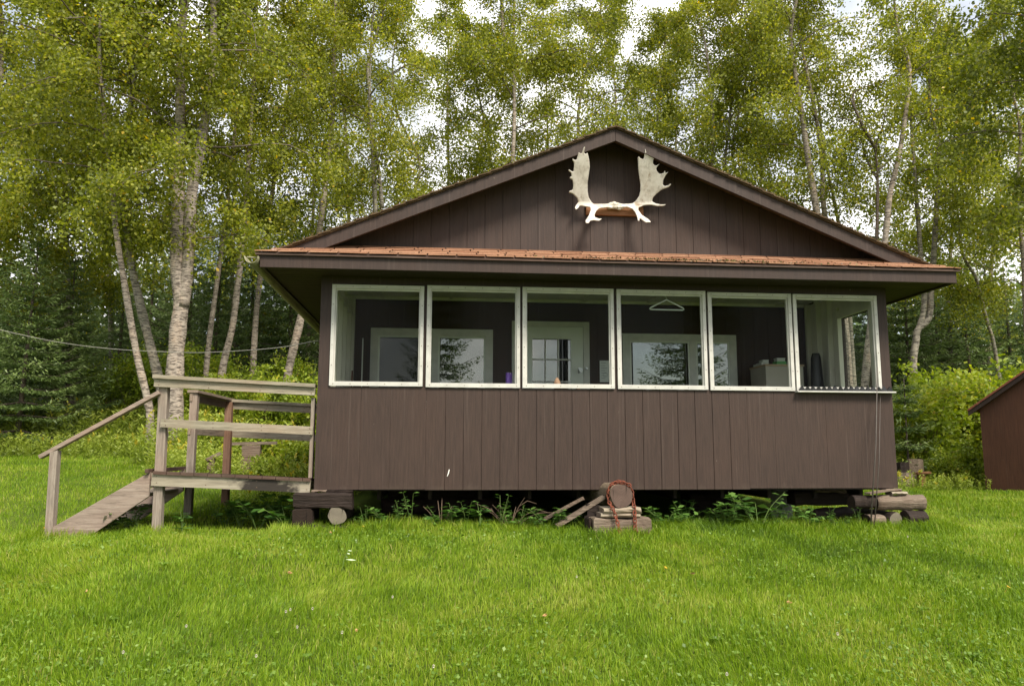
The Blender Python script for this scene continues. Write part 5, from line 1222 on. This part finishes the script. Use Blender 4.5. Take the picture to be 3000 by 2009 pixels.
# tall meadow weeds along the wood edge
def weeds(n_, xs, ys, hs, gold, seed):
    rng = np.random.default_rng(seed); x = rng.uniform(*xs, n_); y = rng.uniform(*ys, n_); z = gz(x, y); h = hs*rng.uniform(.4, 1.15, n_)
    C = []; A = []; Ln = []; Wd = []; T = []
    m_ = 15
    for j in range(m_):
        f = (j+.5)/m_; a = rng.uniform(0, 6.28, n_); l = h*.16*(1-.4*f)+.03
        d = np.stack([np.cos(a), np.sin(a), rng.uniform(.2, 1.0, n_)], 1); sway = np.stack([np.sin(x*9)*.08*h*f, np.cos(y*7)*.08*h*f, 0*h], 1)
        C.append(np.stack([x, y, z+h*f], 1)+sway+unit(d)*l[:, None]*.5); A.append(d); Ln.append(l*rng.uniform(.8, 1.3, n_)); Wd.append(l*.28); T.append(np.clip(.25+.4*f+rng.normal(size=n_)*.13, 0, .84))
    g = rng.random(n_) < gold
    for j in range(7):
        a = rng.uniform(0, 6.28, n_); d = np.stack([np.cos(a)*.6, np.sin(a)*.6, rng.uniform(.4, 1., n_)], 1); p = np.stack([x+np.sin(x*9)*.08*h, y+np.cos(y*7)*.08*h, z+h*(.93+.03*j)], 1)
        C.append((p+d*.03)[g]); A.append(d[g]); Ln.append(np.full(g.sum(), .07)); Wd.append(np.full(g.sum(), .03)); T.append(rng.uniform(.88, 1, g.sum()))
    sx, sy = x, y
    C.append(np.stack([x, y, z+h*.5], 1)); A.append(np.tile((0, 0, 1.), (n_, 1))); Ln.append(h); Wd.append(np.full(n_, .008)); T.append(np.full(n_, .3))
    C = np.vstack(C); A = np.vstack(A); Ln = np.concatenate(Ln); Wd = np.concatenate(Wd)
    a = unit(A+rng.normal(size=A.shape)*.12); s = unit(np.cross(a, rng.normal(size=a.shape)+np.array([0, 0, .4])))
    q = np.stack([C-a*Ln[:, None]*.5, C+s*Wd[:, None]*.5, C+a*Ln[:, None]*.5, C-s*Wd[:, None]*.5], 1).reshape(-1, 3); return q, np.concatenate(T)
Q = []; T = []
for args in ((3000, (-9.5, -3.0), (8.0, 11.5), .80, .05, 61), (1200, (-9.5, -3.6), (7.0, 8.4), .40, .02, 62), (1900, (-4.2, .0), (6.0, 10), .75, .07, 63), (1500, (-3.4, .0), (4.4, 6.6), .40, .03, 64), (260, (-1.6, -.05), (2.7, 4.6), .25, .05, 65),
             (1500, (6.3, 13.5), (6.0, 9.0), .5, .04, 66), (500, (7.5, 11.5), (4.8, 6.4), .28, .1, 67), (500, (6.45, 7.6), (3, 7), .25, .02, 68), (1500, (0, 12), (9, 14), .6, .05, 69), (1500, (-9, 0), (11, 15), .6, .05, 70)):
    q, t = weeds(*args); Q.append(q); T.append(t)
props(np_mesh('tall_weeds', np.vstack(Q), 4, M['weed'], np.concatenate(T)), 'tall meadow weeds with goldenrod along the edge of the wood', 'weeds', kind='stuff')
# dim leaf mass of the wood far behind
rng = np.random.default_rng(90); n_ = 110000
x = rng.uniform(-28, 36, n_); y = rng.uniform(19, 30, n_); cl = vnoise(x, y*.5, .6, 91); z = gz(x, y)+np.abs(rng.normal(0, 1, n_))*3.0*(1+.4*cl)
props(np_mesh('far_wood', leaf_quads(np.stack([x, y, z], 1), rng.uniform(.22, .42, n_), rng.uniform(.16, .28, n_), rng, .3), 4, M['needle'], rng.uniform(.15, .9, n_)), 'dark undergrowth of the wood far behind the cabin', 'undergrowth', kind='stuff')
# small flowers and dead leaves in the lawn
def lawn_pt(px, py):
    d = FW+(px-1500)/FPX*RT-(py-1004.5)/FPX*UP; t = 2.
    for _ in range(400):
        p_ = CAM+d*t
        if p_[2] <= float(gz(p_[0], p_[1]))+.03: break
        t += .03
    return p_
head = None
for i, (px, py) in enumerate(((837,1804),(850,1798),(1002,1866),(750,1936),(545,1847),(870,1850),(1270,1967),(360,1925),(1305,1500),(2455,1870),(2130,1990),(1150,1760),(915,1795),(1690,1700),(2660,1580))):
    p_ = lawn_pt(px, min(py, 2000)); 
    if head is None:
        mb = MB()
        for a in range(4):
            for b in range(7):
                th_ = math.pi*(a+.5)/4; ph = 6.283*b/7; c0 = np.array([math.sin(th_)*math.cos(ph), math.sin(th_)*math.sin(ph), math.cos(th_)]); u = np.array([-math.sin(ph), math.cos(ph), 0]); v = np.cross(c0, u)
                mb.add([c0*.006, c0*.012+u*.004, c0*.015, c0*.012-u*.004], [(0, 1, 2, 3)])
        head = thing('clover_flower', (0, 0, 0), 'small pale clover flower head in the lawn', 'flower', 'clover flowers in the lawn'); ORG[head.name] = Vector((0, 0, 0))
        hb = mb.build('bloom', M['petal'], head); mb = MB(); mb.tube([(0, 0, -.05), (0, 0, -.004)], .0015, 4); hs = mb.build('stem', M['gstem'], head); f_ = head
    else:
        f_ = head.copy(); COL.objects.link(f_)
        for ch in (hb, hs):
            c = ch.copy(); COL.objects.link(c); c.parent = f_
    f_.location = p_+np.array([0, 0, .03]); f_.scale = (.65,)*3
yl = None
for i, (px, py, lab) in enumerate(((1452,1502,'yellow flower under the wall between the twigs and the planks'),(2310,1518,'orange yellow flower in the shade under the right wall'),(130,1560,'yellow flower at the foot of the stair post'),(1065,1556,'yellow flower in front of the left log stack'),(2955,1738,'yellow flower in the lawn at the right edge'),(1950,1680,'yellow flower in the lawn below the centre stack'))):
    p_ = lawn_pt(px, py)
    mb = MB()
    for k in range(14):
        a = k*2.4; r = .010+.0009*k; mb.add([(0, 0, 0), (r*math.cos(a-.3), r*math.sin(a-.3), .004), (r*1.5*math.cos(a), r*1.5*math.sin(a), .006), (r*math.cos(a+.3), r*math.sin(a+.3), .004)], [(0, 1, 2, 3)])
    mb.tube([(0, 0, -.09), (0, 0, 0)], .002, 4)
    f_ = mb.build('yellow_flower', M['yellow']); f_.scale = (.6,)*3; f_.location = p_+np.array([0, 0, .05]); f_.rotation_euler = (.35, .1*i, 0); props(f_, lab, 'flower', 'yellow flowers')
for i, (px, py, lab) in enumerate(((848,1687,'curled tan dead leaf in the lawn below the left log stack'),(966,1568,'small tan dead leaf just below the left log stack'),(2030,1690,'pair of dry leaves in the lawn right of the centre'),(1600,1815,'dry leaf in the middle of the lawn'),(255,1742,'tan dead leaf at the left of the lawn'),(2310,1775,'dry leaf low in the right half of the lawn'),(1040,1860,'dry leaf in the lower left of the lawn'))):
    p_ = lawn_pt(px, py); mb = MB(); s_ = .02
    mb.add([(-s_, 0, .004), (-s_*.3, s_*.5, .012), (s_*.6, s_*.4, .006), (s_*1.3, 0, .016), (s_*.5, -s_*.45, .01), (-s_*.4, -s_*.4, .002), (0, 0, .02)], [(0, 5, 6), (0, 6, 1), (1, 6, 2), (2, 6, 3), (3, 6, 4), (4, 6, 5)])
    f_ = mb.build('dead_leaf', M['dryleaf']); f_.location = p_+np.array([0, 0, .025]); f_.rotation_euler = (.9, .3, i*1.3); props(f_, lab, 'leaf', 'dead leaves in the lawn')
p_ = lawn_pt(1000, 1660); r = thing('silvery_weed', tuple(p_), 'small weed with a long pale silvery leaf in the lawn below the left log stack', 'plant')
mb = MB(); b0 = np.array(p_)
mb.tube([b0+np.array([0, 0, -.06]), b0+np.array([.02, 0, .06]), b0+np.array([.05, 0, .13])], [.004, .003, .002], 5)
mb.build('stem', M['gstem'], r)
mb = MB()
for (a, z, l, w_) in ((3.4, .03, .17, .03), (.3, .06, .09, .03), (1.5, .08, .08, .03), (2.6, .10, .07, .025), (5.2, .11, .06, .02), (.8, .13, .05, .02)):
    d = np.array([math.cos(a), math.sin(a)*.5, -.1]); s = np.array([-d[1], d[0], .3]); c = b0+np.array([.02+z*.2, 0, z]); mb.add([c, c+d*l*.5+s*w_*.5, c+d*l, c+d*l*.5-s*w_*.5], [(0, 1, 2, 3)])
mb.build('leaves', M['pale_leaf'], r)

RO = None
for i, (px, py, lab) in enumerate(((1290,1840,'broad leaved rosette in the middle of the lawn'),(700,1720,'broad leaved rosette left of the silvery weed'),(1900,1560,'dark rosette in the lawn below the centre stack'),(2200,1700,'rosette in the lawn below the bright leafy weed'),(2500,1620,'rosette in the lawn below the right log stack'),(480,1660,'rosette in the lawn below the deck post'),(330,1820,'rosette in the lower left of the lawn'),(900,1930,'rosette near the bottom edge left of the centre'),(1600,1950,'rosette near the bottom edge at the centre'),(2100,1880,'rosette low in the right half of the lawn'),(2700,1790,'rosette in the lawn below the shed'),(2850,1930,'rosette in the bottom right corner'),(1420,1700,'rosette in the lawn left of the centre stack'),(1150,1590,'rosette in the grass just before the front wall'),(600,1930,'rosette in the bottom left corner'))):
    p_ = lawn_pt(px, py)
    if RO is None:
        rg3 = np.random.default_rng(5); mb = MB()
        for k in range(9):
            a = k*2.4; l = rg3.uniform(.06, .11); w_ = l*.3; d = np.array([math.cos(a), math.sin(a), 0]); sd_ = np.array([-d[1], d[0], 0])
            b = [np.array([0, 0, .005]), d*l*.5+np.array([0, 0, .045]), d*l+np.array([0, 0, .035+.01*rg3.random()])]
            mb.add([b[0], b[1]-sd_*w_*.5, b[1], b[1]+sd_*w_*.5, b[2]], [(0, 1, 2), (0, 2, 3), (1, 4, 2), (2, 4, 3)], 0, rg3.random())
        RO = mb.build('lawn_weed', M['clover'], tint=True); f_ = RO
    else: f_ = RO.copy(); COL.objects.link(f_)
    f_.location = p_; f_.rotation_euler = (0, 0, i*1.1); f_.scale = (.5+.05*(i % 6),)*3; props(f_, lab, 'plant', 'broad leaved weeds in the lawn')
